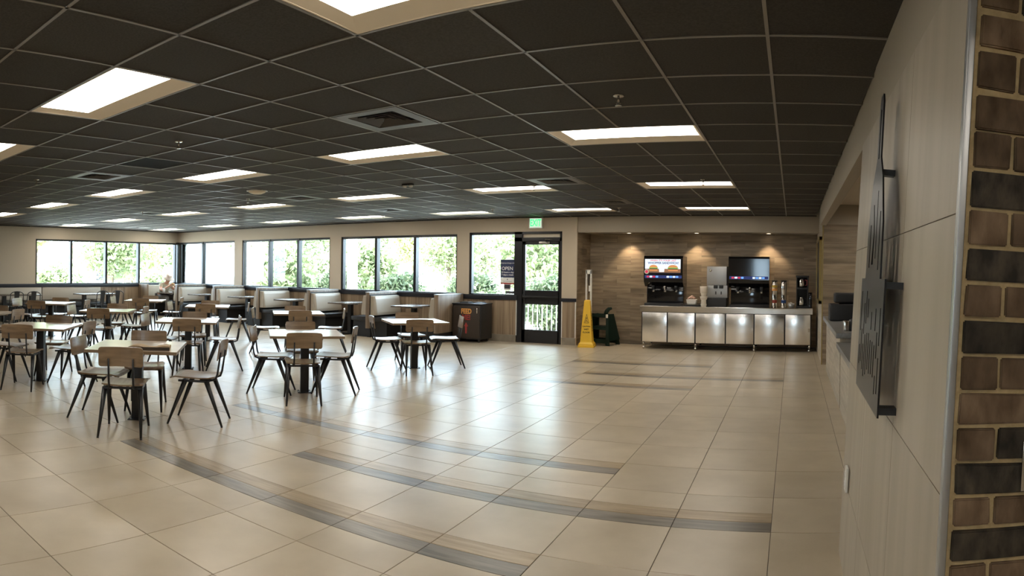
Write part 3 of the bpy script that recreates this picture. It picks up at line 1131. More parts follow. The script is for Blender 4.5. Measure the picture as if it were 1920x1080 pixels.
# ------------------------------------------------------------------ booths along the window wall
DX = [-7.05, -8.84, -10.63, -12.42, -14.21, -16.0]
BY0, BY1 = 11.65, 12.74
NTH = ['first', 'second', 'third', 'fourth', 'fifth', 'sixth']
proto = None
for k, x in enumerate(DX):
    lab = 'wood-clad booth partition, %s from the trash bin' % NTH[k]
    if proto is None:
        t = thing('booth_partition', lab, 'partition', (x, 0, 0), 0, 'wood partitions between the booths')
        G().box(-.05, .05, BY0, BY1, .2, 1.0, bev=.003).build('partition_panel', M['ash'], t)
        G().box(-.055, .055, BY0 - .004, BY1, 1.0, 1.015).build('cap_strip', M['alu'], t)
        G().box(-.04, .04, BY0 + .06, BY1, 0, .2).build('partition_base', M['plinth'], t)
        proto = t
        ptree = tree_of(t)
    else:
        dup(proto, ptree, (x, 0, 0), 0, lab)


def bench(lab, x, s):
    """booth bench against a partition face at x, seat towards s"""
    t = thing('booth_bench', lab, 'bench', (x, 0, 0), 0, 'cream and charcoal booth benches')
    xx = lambda a, b: (min(a * s, b * s), max(a * s, b * s))
    G().box(*xx(.012, .46), BY0 + .06, BY1 - .02, .36, .46, bev=.02).build('seat_cushion', M['vinyl'], t)
    G().box(*xx(.012, .42), BY0 + .1, BY1 - .02, 0, .36).build('bench_base', M['plinth'], t)
    g = G()
    y0, y1 = BY0 + .03, BY1 - .04
    pr = [(.015, .50), (.15, .50), (.155, .56), (.115, .86), (.10, .92), (.015, .93)]
    a = [Vector((s * p, y0 + .02, q)) for p, q in pr]
    rings = []
    for yy, sh in ((y0, .8), (y0 + .02, 1), (y0 + .05, 1.12), (y1 - .05, 1.12), (y1 - .02, 1), (y1, .8)):
        rings.append([Vector((s * (.013 + (p - .013) * sh), yy, .715 + (q - .715) * (.97 + .03 * min(sh, 1)))) for p, q in pr])
    g.loft(rings)
    g.build('back_cushion', M['cream'], t)
    G().box(*xx(.002, .012), BY0 + .02, BY1 - .01, .38, .96).build('back_board', M['vinyl'], t)
    return t


for k, x in enumerate(DX):
    if k:
        bench('booth bench with cream back facing right, on the %s partition from the bin' % NTH[k], x + .05, 1)
    b_ = bench('booth bench facing left, backed by the %s partition from the bin' % NTH[k], x - .05, -1)

proto = None
for k in range(6):
    x = DX[k] - .80 if k < 5 else -16.62
    lab = 'grey-topped booth table standing left of the %s partition from the bin' % NTH[k]
    if k == 5:
        lab = 'grey-topped booth table where the man in the hat eats'
    loc = (x, 12.05, 0)
    if proto is None:
        t = thing('booth_table', lab, 'table', loc, 0, 'booth tables')
        G().prism(rrect(.58, 1.02, .03), .03, Matrix.Translation((0, 0, .715))).build('tabletop', M['boothtop'], t)
        G().box(-.05, .05, -.05, .05, .01, .715).build('pedestal', M['black'], t)
        G().box(-.2, .2, -.03, .03, .69, .715).box(-.03, .03, -.3, .3, .69, .715).build('top_bracket', M['black'], t)
        G().box(-.22, .22, -.04, .04, 0, .02).box(-.04, .04, -.3, .3, 0, .02).build('floor_base', M['black'], t)
        proto = t
        ptree = tree_of(t)
    else:
        dup(proto, ptree, loc, 0, lab)

# corner bench the man sits on, with its end panel
t = thing('corner_bench', 'corner booth bench with cream back below the corner window', 'bench', (XL, 0, 0))
G().box(.02, .56, 11.3, 12.7, .36, .46, bev=.02).build('seat_cushion', M['vinyl'], t)
G().box(.02, .5, 11.32, 12.7, 0, .36).build('bench_base', M['plinth'], t)
G().box(.03, .15, 11.36, 12.7, .50, .95, bev=.035).build('back_cushion', M['cream'], t)
G().box(.036, .52, 11.24, 11.3, .2, .99, bev=.003).build('end_panel', M['wains'], t)
# long banquette on the left wall
t = thing('wall_banquette', 'long cream-backed banquette running along the left wall under the ledge', 'bench', (XL, 0, 0))
G().box(.02, .55, 4.2, 9.8, .36, .47, bev=.02).build('seat_cushion', M['vinyl'], t)
G().box(.02, .48, 4.2, 9.8, 0, .36).build('bench_base', M['plinth'], t)
for a, b in ((4.2, 6.02), (6.03, 7.83), (7.85, 9.8)):
    G().box(.02, .14, a, b, .53, .895, bev=.02).build('back_cushion', M['cream'], t)
# wall tables with two pedestals
proto = None
for yc, lab in ((9.2, 'narrow wall table with two black pedestals by the left window'), (6.75, 'narrow wall table with two black pedestals at the far left edge')):
    loc = (-16.55, yc, 0)
    if proto is None:
        t = thing('wall_table', lab, 'table', loc, 0, 'narrow tables at the banquette')
        G().prism(rrect(.62, 1.22, .02), .03, Matrix.Translation((0, 0, .71))).build('tabletop', M['boothtop'], t)
        for sy in (-.4, .4):
            G().box(-.05, .05, sy - .05, sy + .05, .01, .71).build('pedestal', M['black'], t)
            G().box(-.2, .2, sy - .04, sy + .04, 0, .02).build('floor_base', M['black'], t)
        proto = t
        ptree = tree_of(t)
    else:
        dup(proto, ptree, loc, 0, lab)


def metal_chair(lab, loc, rz):
    """black pressed-steel bistro chair, faces +Y"""
    t = thing('metal_chair', lab, 'chair', loc, rz, 'black pressed-steel chairs at the wall tables')
    G().prism(rrect(.36, .36, .05), .015, Matrix.Translation((0, 0, .44))).build('seat', M['black'], t)
    hoop = [(-.185, -.19, .44), (-.19, -.215, .6), (-.18, -.235, .74)]
    for k in range(9):
        a = PI - PI * k / 8
        hoop.append((.18 * math.cos(a), -.24, .77 + .08 * math.sin(a)))
    hoop += [(.18, -.235, .74), (.19, -.215, .6), (.185, -.19, .44)]
    G().tube(hoop, .012, 8).build('back_hoop', M['black'], t)
    G().prism([(-.055, 0), (.055, 0), (.075, .39), (-.075, .39)], .008, Matrix.Translation((0, -.18, .455)) @ Matrix.Rotation(rad(98), 4, 'X')).build('back_splat', M['black'], t)
    for sx in (-1, 1):
        for sy in (-1, 1):
            G().cone((sx * .16, sy * .16, .44), (sx * .21, sy * .22, 0), .022, .014, 6).build('leg', M['black'], t)
    return t


for (x, y), lab in (((-15.98, 9.44), 'right-hand black metal chair at the wall table by the left window'),
                    ((-15.98, 8.96), 'left-hand black metal chair at the wall table by the left window'),
                    ((-15.98, 6.88), 'right-hand black metal chair at the far left wall table'),
                    ((-15.98, 6.40), 'left-hand black metal chair at the far left wall table')):
    metal_chair(lab, (x, y, 0), PI / 2)

# ------------------------------------------------------------------ trash bin
BX0, BX1, BYF, BYB = -6.96, -6.28, 12.2, 12.72
t = thing('trash_bin', 'brown cabinet trash bin with FEED ME lettering beside the booth', 'trash bin', ((BX0 + BX1) / 2, BYF, 0))
w = (BX1 - BX0) / 2
G().box(-w, w, .0, BYB - BYF, .07, .80, bev=.006).build('cabinet', M['black'], t)
dr = G().box(-w + .02, w - .02, -.018, -.001, .10, .77, bev=.003).build('door', M['brown'], t)
text('lettering', 'FEED', .145, M['orange'], dr, (-.0, -.0195, .655), FACE, bold=.006, sx=.78)
text('lettering', 'ME!', .155, M['red'], dr, (.0, -.0195, .525), FACE, bold=.006, sx=.85)
G().prism([(-.022, 0), (.022, 0), (.022, .15), (.05, .15), (0, .235), (-.05, .15), (-.022, .15)], .001, Matrix.Translation((0, -.0195, .19)) @ Matrix.Rotation(PI / 2, 4, 'X')).build('arrow', M['red'], dr)
G().tube([(w - .07, -.02, .74), (w - .07, -.05, .73), (w - .07, -.05, .63), (w - .07, -.02, .62)], .009, 8).build('handle', M['steel'], dr)
G().box(-w - .01, w + .01, -.02, BYB - BYF + .01, .80, .825, bev=.004).build('top', M['black'], t)
for sx in (-.15, .17):
    G().box(sx - .1, sx + .1, .15, .38, .825, .845, bev=.006).build('tray_rest', M['matt'], t)
for sx in (-w + .07, w - .07):
    for sy in (.06, .44):
        G().cone((sx - .012, sy, .035), (sx + .012, sy, .035), .035, .035, 14).box(sx - .02, sx + .02, sy - .02, sy + .02, .05, .075).build('caster', M['black'], t)

# ------------------------------------------------------------------ wet-floor cone, tall frame, high chairs
t = thing('wet_floor_cone', 'tall yellow four-sided wet floor cone beside the door', 'cone', (-4.10, 12.68, 0), rad(8))
sq = lambda h, z: [Vector((-h, -h, z)), Vector((h, -h, z)), Vector((h, h, z)), Vector((-h, h, z))]
G().loft([sq(.165, 0), sq(.165, .03), sq(.155, .035), sq(.15, .07), sq(.125, .10), sq(.12, .11), sq(.058, .93), sq(.05, .95), sq(.03, .955)]).build('cone_body', M['yellow'], t)
tl = math.atan2(.062, .82)
fm = (PI / 2 - tl, 0, 0)
fz = lambda z: -(.12 - .062 * (z - .11) / .82) - .0015
for body, z, sz in (('CAUTION', .42, .035), ('WET', .36, .045), ('FLOOR', .30, .045)):
    text('lettering', body, sz, M['ink'], t, (0, fz(z), z), fm, bold=.001)
g = G()
mz = Matrix.Translation((0, fz(.52), .52)) @ Matrix.Rotation(PI / 2 - tl, 4, 'X')
for p, q in (((-.045, -.03), (0, .15)), ((0, .15), (.045, -.03)), ((-.045, -.03), (.045, -.03))):
    p, q = Vector((*p, 0)), Vector((*q, 0))
    g.tube([mz @ p, mz @ q], .004, 6)
g.cone(mz @ Vector((0, .07, 0)), mz @ Vector((0, .07, .002)), .011, .011, 10).tube([mz @ Vector((0, .06, 0)), mz @ Vector((-.008, .025, 0)), mz @ Vector((-.022, -.015, 0))], .005, 6).tube([mz @ Vector((-.008, .025, 0)), mz @ Vector((.025, -.01, 0))], .005, 6)
g.build('warning_triangle', M['ink'], t)
t2 = text('lettering', 'WET FLOOR', .075, M['ink'], t, (-fz(.52), 0, .52), (PI / 2 - tl, 0, PI / 2))
t2.rotation_euler = (Matrix.Rotation(PI / 2, 4, 'Z') @ Matrix.Rotation(PI / 2 - tl, 4, 'X') @ Matrix.Rotation(-PI / 2, 4, 'Z')).to_euler()
t = thing('floor_sign_holder', 'tall slim white frame standing upright behind the yellow cone', 'sign frame', (-4.16, 12.94, 0))
g = G().box(-.065, -.035, -.02, .02, .04, 1.57).box(.035, .065, -.02, .02, .04, 1.57).box(-.065, .065, -.02, .02, 1.48, 1.57, bev=.006)
g.build('upright_frame', M['white'], t)
G().box(-.12, .12, -.06, .06, 0, .04, bev=.01).build('frame_foot', M['white'], t)
G().tube([(0, 0, 1.48), (-.015, 0, 1.35), (.01, 0, 1.2), (.0, 0, 1.08)], .009, 8).build('hanging_cord', M['matt'], t)
G().box(.0, .035, -.012, .012, 1.12, 1.24, bev=.004).build('clip', M['white'], t)


def high_chair(lab, loc, rz):
    """moulded restaurant high chair: two trapezium end frames, solid flared sides, seat, grip rail"""
    t = thing('high_chair', lab, 'high chair', loc, rz)
    for y, tl_ in ((-.22, 12), (.22, -12)):
        m4 = Matrix.Translation((0, y, 0)) @ Matrix.Rotation(rad(90 - tl_), 4, 'X')
        g = G()
        for sx in (-1, 1):
            g.prism([(sx * .24, 0), (sx * .18, 0), (sx * .125, .60), (sx * .17, .60)], .05, m4)
        g.prism([(-.17, .54), (.17, .54), (.16, .61), (-.16, .61)], .055, m4)
        g.prism([(-.21, .04), (.21, .04), (.205, .12), (-.205, .12)], .05, m4)
        g.prism([(-.18, .30), (.18, .30), (.175, .34), (-.175, .34)], .045, m4)
        g.build('end_frame', M['green'], t)
    for sx in (-1, 1):
        G().loft([[Vector((sx * .225, -.2, .10)), Vector((sx * .245, -.2, .10)), Vector((sx * .245, .2, .10)), Vector((sx * .225, .2, .10))],
                  [Vector((sx * .14, -.1, .60)), Vector((sx * .165, -.1, .60)), Vector((sx * .165, .1, .60)), Vector((sx * .14, .1, .60))]]).build('side_panel', M['green'], t)
    G().box(-.16, .16, -.13, .13, .33, .36, bev=.012).build('seat', M['green'], t)
    G().tube([(.10, -.12, .60), (.135, -.13, .66), (.17, -.12, .705), (.22, -.10, .72)], [.035, .04, .035, .022], 10).build('grip', M['green'], t)
    G().box(.13, .17, -.17, -.145, .53, .60, bev=.008).build('strap_clip', M['foam'], t)
    return t


high_chair('dark green plastic restaurant high chair between the yellow cone and the counter', (-3.93, 13.24, 0), rad(-14))
COL.objects['high_chair'].scale = (1.22, 1.0, 1.08)

# ------------------------------------------------------------------ stainless drink counter
KX0, KX1, KY = -3.02, .40, 12.75
t = thing('steel_counter', 'long stainless steel drink counter with six doors in the wood-tiled alcove', 'counter', (0, KY, 0))
G().box(KX0, KX1, 0, .86, .84, .865, bev=.005).box(KX0, KX1, 0, .02, .745, .845).build('counter_top', M['steel'], t)
G().box(KX0 + .03, KX1 - .02, .03, .84, .15, .80).build('cabinet_body', M['plinth'], t)
de = [KX0 + .04, -2.46, -1.90, -1.30, -.74, -.14, KX1 - .03]
for k in range(6):
    d_ = G().box(de[k] + .012, de[k + 1] - .012, .008, .028, .15, .735, bev=.003).build('door', M['steelbr'], t)
    d_.rotation_euler = (0, 0, 0)
    G().box(de[k + 1] - .05, de[k + 1] - .02, .003, .009, .40, .47).build('finger_pull', M['steel'], d_)
for x in (KX0 + .07, -1.90, -.74, KX1 - .06):
    for y in (.06, .78):
        G().cone((x, y, .16), (x, y, .05), .02, .02, 12).cone((x, y, .05), (x, y, 0), .024, .016, 12).build('leg', M['steel'], t)
CT = .865


def fountain(name, lab, x0, x1, screen):
    """drink fountain: leaning upper display hood, recessed dispensing bay with nozzles, drip tray"""
    w = (x1 - x0) / 2
    t = thing(name, lab, 'drink machine', ((x0 + x1) / 2, KY + .18, CT))
    m4 = Matrix.Translation((-w, 0, 0)) @ Matrix.Rotation(PI / 2, 4, 'Z') @ Matrix.Rotation(PI / 2, 4, 'X')
    hood = [(.0, .50), (.0, .97), (.04, 1.0), (.50, 1.0), (.50, .0), (.16, .0), (.16, .40)]
    G().prism([(.02, .47), (.0, .54), (.0, .96), (.03, 1.0), (.52, 1.0), (.52, .38), (.14, .38)], 2 * w, m4).build('display_hood', M['gloss'], t)
    G().box(-w + .04, w, .13, .52, .02, .40, bev=.008).build('dispense_back', M['gloss'], t)
    G().box(-w + .03, w, -.06, .15, 0, .05, bev=.008).build('drip_tray', M['matt'], t)
    for sx in (-.22, .02, .25):
        n_ = G().cone((sx, .07, .40), (sx, .07, .34), .03, .026, 12).cone((sx, .07, .34), (sx, .07, .30), .016, .012, 10)
        n_.build('nozzle', M['nickel'] if sx > 0 and sx < .1 else M['matt'], t)
        G().box(sx - .02, sx + .02, .115, .13, .27, .33, bev=.003).build('push_lever', M['nickel'], t)
    G().box(-w + .02, w - .02, -.004, .0, .55, .61).build('selector_panel', M['scr_navy'], t)
    for sx, ms in ((-w * .55, (M['scr_red'], M['glow'], M['scr_red'], M['scr_blue'])), (w * .48, (M['glow'], M['scr_blue'], M['glow'], M['scr_blue']))):
        for k, mm in enumerate(ms):
            G().prism(rrect(.055, .035, .012), .002, Matrix.Translation((sx + (k - 1.5) * .062, -.004, .58)) @ Matrix.Rotation(PI / 2, 4, 'X')).build('drink_label', mm, t)
    if screen:
        sc = G().box(-w + .02, w - .04, -.005, .0, .64, .94).build('screen', M['screenblack'], t)
        G().box(-w + .025, w - .045, -.007, -.004, .74, .935).build('screen_sky', M['glow'], sc)
        G().box(-w + .025, w - .045, -.0068, -.004, .665, .74).build('screen_table', M['screenwood'], sc)
        text('lettering', "WHEN IT'S YOUR LAST", .052, M['scr_red'], sc, (0, -.0075, .905), FACE, bold=.001)
        text('lettering', 'WHOPPER SANDWICH?', .062, M['scr_navy'], sc, (0, -.0075, .855), FACE, bold=.0015, sx=.95)
        up = lambda x, z: Matrix.Translation((x, -.007, z)) @ Matrix.Rotation(PI / 2, 4, 'X')
        for bxx, bw in ((-.20, .085), (.20, .10)):
            arch = [(bw * math.cos(PI * k / 10), .055 * math.sin(PI * k / 10)) for k in range(11)]
            G().prism(arch, .002, up(bxx, .765)).build('bun', M['scr_bun'], sc)
            G().prism(rrect(2.2 * bw, .022, .01), .0022, up(bxx, .755)).build('lettuce', M['scr_green'], sc)
            G().prism(rrect(2.0 * bw, .022, .01), .0024, up(bxx, .737)).build('patty', M['scr_meat'], sc)
            G().prism(rrect(2.0 * bw, .03, .012), .0024, up(bxx, .712)).build('bun', M['scr_bun'], sc)
        G().prism([(-.05, 0), (.05, 0), (.065, .15), (-.065, .15)], .003, up(-.03, .675)).build('cup_picture', M['glow'], sc)
        disc = [(.048 * math.cos(2 * PI * k / 24), .048 * math.sin(2 * PI * k / 24)) for k in range(24)]
        G().use(M['printwhite']).prism(disc, .004, up(-w + .06, .68)).use(M['scr_red']).prism([(x * .6, y * .6) for x, y in disc], .006, up(-w + .06, .68)).build('round_sticker', None, t)
    else:
        G().box(-w + .02, w - .02, -.003, .0, .66, .94).build('blank_screen', M['gloss'], t)
    return t


fountain('drink_fountain', 'black drink fountain with a lit burger advert screen at the left of the counter', -2.99, -2.19, True)
fountain('drink_fountain', 'black drink fountain with a dark screen in the middle of the counter', -1.27, -.46, False)

t = thing('ice_dispenser', 'square stainless coffee and ice dispenser left of the dark-screened fountain', 'dispenser', (-1.51, KY + .22, CT))
G().box(-.2, .2, .04, .5, .42, .80, bev=.008).build('upper_cabinet', M['alu'], t)
G().box(-.2, .215, .06, .5, .17, .42, bev=.006).build('dispense_panel', M['alu'], t)
G().box(-.2, .2, -.03, .5, 0, .17, bev=.008).build('drip_base', M['matt'], t)
for sx in (-.02, .09):
    G().box(sx - .04, sx + .04, .0, .08, .36, .42, bev=.008).build('spout', M['matt'], t)
    G().box(sx - .012, sx + .012, .05, .062, .24, .30).build('dispense_lever', M['matt'], t)
G().lathe([(0, .0), (.028, .0), (.028, .008), (0, .008)]).build('round_badge', M['nickel'], t, (-.13, .045, .72), FACE)
t = thing('foam_cup_stack', 'leaning stack of cream foam cups beside the stainless dispenser', 'cups', (-1.745, KY + .08, CT))
z = 0
for r0, r1, h in ((.05, .06, .05), (.055, .05, .09), (.062, .076, .06), (.05, .06, .07), (.07, .078, .13)):
    G().lathe([(0, z), (r0, z), (r1, z + h - .01), (r1 + .004, z + h), (0, z + h)], n=20).build('cup_sleeve', M['foam'], t)
    z += h
t = thing('creamer_bowl', 'square dish heaped with pink creamer cups beside the lit fountain', 'bowl', (-2.0, KY + .2, CT + .035))
G().loft([[Vector((a * .08, b * .08, 0)) for a, b in ((-1, -1), (1, -1), (1, 1), (-1, 1))], [Vector((a * .10, b * .10, .10)) for a, b in ((-1, -1), (1, -1), (1, 1), (-1, 1))]]).build('dish', M['white'], t)
g = G()
for k in range(26):
    a, q = R.uniform(0, 6.28), R.uniform(0, .075)
    c = Vector((q * math.cos(a), q * math.sin(a), .105 + .05 * (1 - q / .075)))
    g.cone(c, c + Vector((R.uniform(-.01, .01), R.uniform(-.01, .01), .022)), .013, .018, 8)
o = g.build('creamers', M['pink'], t)
o['kind'] = 'stuff'
t = thing('wire_tray', 'low dark wire tray under the creamer dish on the counter', 'tray', (-2.0, KY + .2, CT))
g = G()
for a, b, c, d in ((-.16, .16, -.13, -.13), (-.16, .16, .13, .13), (-.16, -.16, -.13, .13), (.16, .16, -.13, .13)):
    g.tube([(a, c, .05), (b, d, .05)], .004, 6)
    g.tube([(a, c, .006), (b, d, .006)], .004, 6)
for sx in (-.16, .16):
    for sy in (-.13, .13):
        g.tube([(sx, sy, 0), (sx, sy, .05)], .004, 6)
g.build('wire_frame', M['matt'], t)
G().box(-.15, .15, -.12, .12, .01, .03).build('tray_floor', M['matt'], t)

for x, m_, lab, cc in ((-.35, 'red', 'slim steel iced tea urn with red label right of the dark fountain', 'yellow'), (-.17, 'scr_blue', 'slim steel iced tea urn with blue label, second from the dark fountain', None)):
    t = thing('tea_urn', lab, 'urn', (x, KY + .24, CT), 0, 'iced tea urns')
    G().lathe([(0, 0), (.06, 0), (.06, .02), (.052, .03), (.052, .30), (.06, .34), (.06, .47), (.05, .50), (.045, .52), (0, .52)], n=24).build('urn_body', M['steel'], t)
    G().lathe([(0, .515), (.062, .515), (.062, .535), (.02, .54), (0, .54)], n=24).build('urn_lid', M['matt'], t)
    G().cone((0, -.05, .20), (0, -.10, .20), .014, .012, 10).cone((0, -.095, .21), (0, -.095, .16), .012, .009, 10).box(-.012, .012, -.105, -.085, .21, .25, bev=.003).build('tap', M['matt'], t)
    lb = mat('urn_label', (.35, .05, .03) if cc else (.04, .10, .30), rough=.5)
    ring = [(.0535 * math.sin(a), -.0535 * math.cos(a)) for a in [rad(q) for q in range(-60, 61, 15)]]
    for z0, z1, mm in ((.09, .15, lb),) + (((.33, .38, M['orange']), (.39, .44, mat('urn_print_yellow', (.5, .33, .05)))) if cc else ()):
        g = G()
        f = .0615 / .0535 if z0 > .3 else 1
        rr = [[Vector((a * f, b * f, z)) for a, b in ring] for z in (z0, z1)]
        va = [[g.bm.verts.new(p) for p in r_] for r_ in rr]
        for k in range(len(ring) - 1):
            g._face([va[0][k], va[0][k + 1], va[1][k + 1], va[1][k]])
        g.build('label', mm, t)
t = thing('lid_bowl', 'clear bowl of small white sugar packets right of the tea urns', 'bowl', (-.02, KY + .2, CT))
G().lathe([(.04, 0), (.07, .07), (.074, .07), (.045, -.0), (0, 0)], n=20).build('bowl', M['alu'], t)
g = G()
for k in range(22):
    a, q = R.uniform(0, 6.28), R.uniform(0, .055)
    m4 = Matrix.Translation((q * math.cos(a), q * math.sin(a), .05 + R.uniform(0, .05))) @ Euler((R.uniform(-1, 1), R.uniform(-1, 1), a)).to_matrix().to_4x4()
    g.box(-.02, .02, -.012, .012, -.003, .003, m4)
o = g.build('packets', M['white'], t)
o['kind'] = 'stuff'
t = thing('coffee_brewer', 'black coffee brewer frame with steel pots at the right of the counter', 'coffee maker', (.2, KY + .3, CT))
G().box(-.12, .12, -.1, .25, 0, .03, bev=.005).box(-.12, .12, -.1, .25, .36, .40, bev=.005).box(-.12, .12, .15, .25, 0, .64, bev=.005).box(-.13, .13, -.1, .25, .60, .64, bev=.005).box(-.12, -.10, -.09, .2, 0, .6).box(.10, .12, -.09, .2, 0, .6).build('brewer_body', M['matt'], t)
for z, lab in ((.032, 0), (.402, 1)):
    p_ = G().lathe([(0, z), (.062, z), (.072, z + .04), (.066, z + .12), (.04, z + .165), (.042, z + .175), (0, z + .175)], (-.02, -.01, 0), 24).build('coffee_pot', M['steel'], t)
    G().tube([(.05, -.03, z + .15), (.09, -.05, z + .14), (.09, -.05, z + .05), (.055, -.03, z + .04)], .009, 8).build('pot_handle', M['matt'] if not lab else M['red'], p_)
t = thing('coffee_grinder', 'low black appliance at the far right end of the counter', 'appliance', (.36, KY + .36, CT))
G().box(-.035, .035, -.1, .2, 0, .30, bev=.01).build('appliance_body', M['gloss'], t)
G().box(-.03, .03, -.11, -.1, .2, .26).build('control_panel', M['matt'], t)
G().cone((0, -.105, .22), (0, -.12, .22), .012, .012, 10).build('dial', M['nickel'], t)

# menu frame on the side of the stub wall, wall outlet on the pier
t = thing('wall_frame', 'tall black board in gilt frame seen edge-on beside the steel counter', 'picture frame', (XE, 11.9, 1.6))
G().box(-.03, .003, -.62, .62, -.54, .56).build('frame_back', M['black'], t)
g = G()
for a, b, c, d in ((-.66, .66, .52, .58), (-.66, .66, -.58, -.52), (-.66, -.60, -.58, .58), (.60, .66, -.58, .58)):
    g.box(-.045, .003, a, b, c, d)
g.build('frame_rim', M['gold'], t)

# ------------------------------------------------------------------ order counter on the right
t = thing('order_counter', 'pale wood-tiled order counter with grey top behind the grey pier', 'counter', (0, 0, 0))
g = G()
bd = g.box(.56, 1.3, 7.45, 10.4, 0, .80).build('counter_body', M['wallgrout'], t)
G().box(.50, 1.36, 7.38, 10.5, .80, .86, bev=.006).build('counter_top', M['greytop'], t)
for z in range(5):
    for y in range(3):
        G().box(.55, .56, 7.45 + y * .983 + .002, 7.45 + (y + 1) * .983 - .002, z * .16 + .002, z * .16 + .158).build('front_tile', M['woodpale'], t)
    G().box(.56, 1.3, 7.442, 7.45, z * .16 + .002, z * .16 + .158).build('end_tile', M['woodpale'], t)
t = thing('low_counter', 'lower grey-topped counter section nearer the grey pier', 'counter', (0, 0, 0))
G().box(.56, 1.3, 4.6, 7.35, 0, .70).build('counter_body', M['wallgrout'], t)
G().box(.50, 1.36, 4.55, 7.37, .70, .76, bev=.006).build('counter_top', M['greytop'], t)
for z in range(4):
    for y in range(3):
        G().box(.55, .56, 4.6 + y * .916 + .002, 4.6 + (y + 1) * .916 - .002, z * .172 + .002, z * .172 + .17).build('front_tile', M['woodpale'], t)
t = thing('cash_register', 'big black till with hooded screen on the grey order counter', 'till', (.80, 9.55, .86))
G().box(-.26, .35, -.2, .2, 0, .24, bev=.02).build('till_base', M['matt'], t)
G().box(-.19, .35, -.16, .16, .255, .40, bev=.03).build('till_hood', M['matt'], t)
G().box(-.12, .3, -.1, .1, .23, .26).build('till_neck', M['gloss'], t)
t = thing('napkin_holder', 'shiny steel napkin dispenser at the near end of the order counter', 'dispenser', (.655, 7.7, .86))
G().box(-.05, .02, -.05, .05, 0, .12, bev=.012).build('steel_face', M['steel'], t)
G().lathe([(0, 0), (.055, 0), (.06, .05), (.05, .13), (0, .15)], (.07, 0, 0), 18).build('black_body', M['matt'], t)

# ------------------------------------------------------------------ steel wall art (a giant burger flipper) on the leaning pier
t = thing('wall_art', 'blackened steel cut-out of a burger spatula mounted on the grey tiled wall', 'wall art', (PX, 0, 0))
t.rotation_euler = (0, LEAN, 0)


def plate_with_slots(outline, slots, x0, x1):
    """plate in the y,z plane with cut-out slots, built by triangle-filling the outline with holes"""
    bm = bmesh.new()
    es = []
    for loop in [outline] + slots:
        vs = [bm.verts.new((x0, y, z)) for y, z in loop]
        for i in range(len(vs)):
            es.append(bm.edges.new((vs[i], vs[(i + 1) % len(vs)])))
    bmesh.ops.triangle_fill(bm, edges=es, use_beauty=True)
    ret = bmesh.ops.extrude_face_region(bm, geom=bm.faces[:])
    bmesh.ops.translate(bm, verts=[e for e in ret['geom'] if isinstance(e, bmesh.types.BMVert)], vec=(x1 - x0, 0, 0))
    bmesh.ops.recalc_face_normals(bm, faces=bm.faces[:])
    me = bpy.data.meshes.new('plate')
    bm.to_mesh(me)
    bm.free()
    return me


rect_ = lambda y0, y1, z0, z1: [(y0, z0), (y1, z0), (y1, z1), (y0, z1)]
AY0, AY1, AZ = 2.0, 2.66, 1.07        # blade span along the wall, underside
ym = (AY0 + AY1) / 2
sl = []
RS = random.Random(3)
for k in range(11):
    y = AY0 + .045 + k * .055
    z = AZ + .05 + RS.uniform(0, .06)
    while z < AZ + .37:
        L_ = RS.uniform(.06, .16)
        if z + L_ < AZ + .39:
            sl.append(rect_(y, y + .018, z, z + L_))
        z += L_ + RS.uniform(.025, .06)
me = plate_with_slots(rect_(AY0, AY1, AZ, AZ + .43), sl, -.06, -.054)
me.materials.append(M['artsteel'])
put('blade', me, t)
neck = [(ym - .21, AZ + .43), (ym + .21, AZ + .43), (ym + .20, AZ + .62), (ym + .13, AZ + .78), (ym + .05, AZ + .86), (ym + .045, AZ + 1.06), (ym + .025, AZ + 1.09),
        (ym - .025, AZ + 1.09), (ym - .045, AZ + 1.06), (ym - .05, AZ + .86), (ym - .13, AZ + .78), (ym - .20, AZ + .62)]
sl = [rect_(ym - .15, ym - .13, AZ + .46, AZ + .66), rect_(ym + .10, ym + .12, AZ + .47, AZ + .63), rect_(ym - .06, ym - .045, AZ + .5, AZ + .74),
      [(ym + .0, AZ + .48), (ym + .05, AZ + .48), (ym + .02, AZ + .60), (ym + .06, AZ + .70), (ym + .04, AZ + .70), (ym - .0, AZ + .6)], rect_(ym - .012, ym + .012, AZ + .86, AZ + 1.04)]
me = plate_with_slots(neck, sl, -.06, -.054)
me.materials.append(M['artsteel'])
put('handle_plate', me, t)
for y0, y1, z in ((AY0, AY0 + .05, AZ + .01), (AY0, AY0 + .05, AZ + .40), (AY1 - .05, AY1, AZ + .2), (ym - .02, ym + .02, AZ + .80)):
    G().box(-.056, .0, y0, y1, z, z + .022).build('standoff', M['black'], t)
t = thing('wall_outlet', 'white duplex socket plate low on the grey tiled pier', 'socket', (PX + .012, 3.28, .49))
t.rotation_euler = (0, LEAN, 0)
G().box(-.008, .004, -.035, .035, -.06, .06, bev=.002).build('plate', M['white'], t)
for z in (-.025, .025):
    G().box(-.011, -.006, -.017, .017, z - .014, z + .014, bev=.002).build('socket', M['printwhite'], t)
t = thing('switch_plate', 'brushed steel cover plate on the brown brick wall', 'plate', (.497 + .035, YN - .012, 1.10))
t.rotation_euler = (0, LEAN, 0)
G().box(-.04, .04, -.006, .0, -.055, .055, bev=.002).build('cover', M['nickel'], t)
for z in (-.042, .042):
    G().cone((0, -.004, z), (0, -.008, z), .004, .004, 8).build('screw', M['steel'], t)

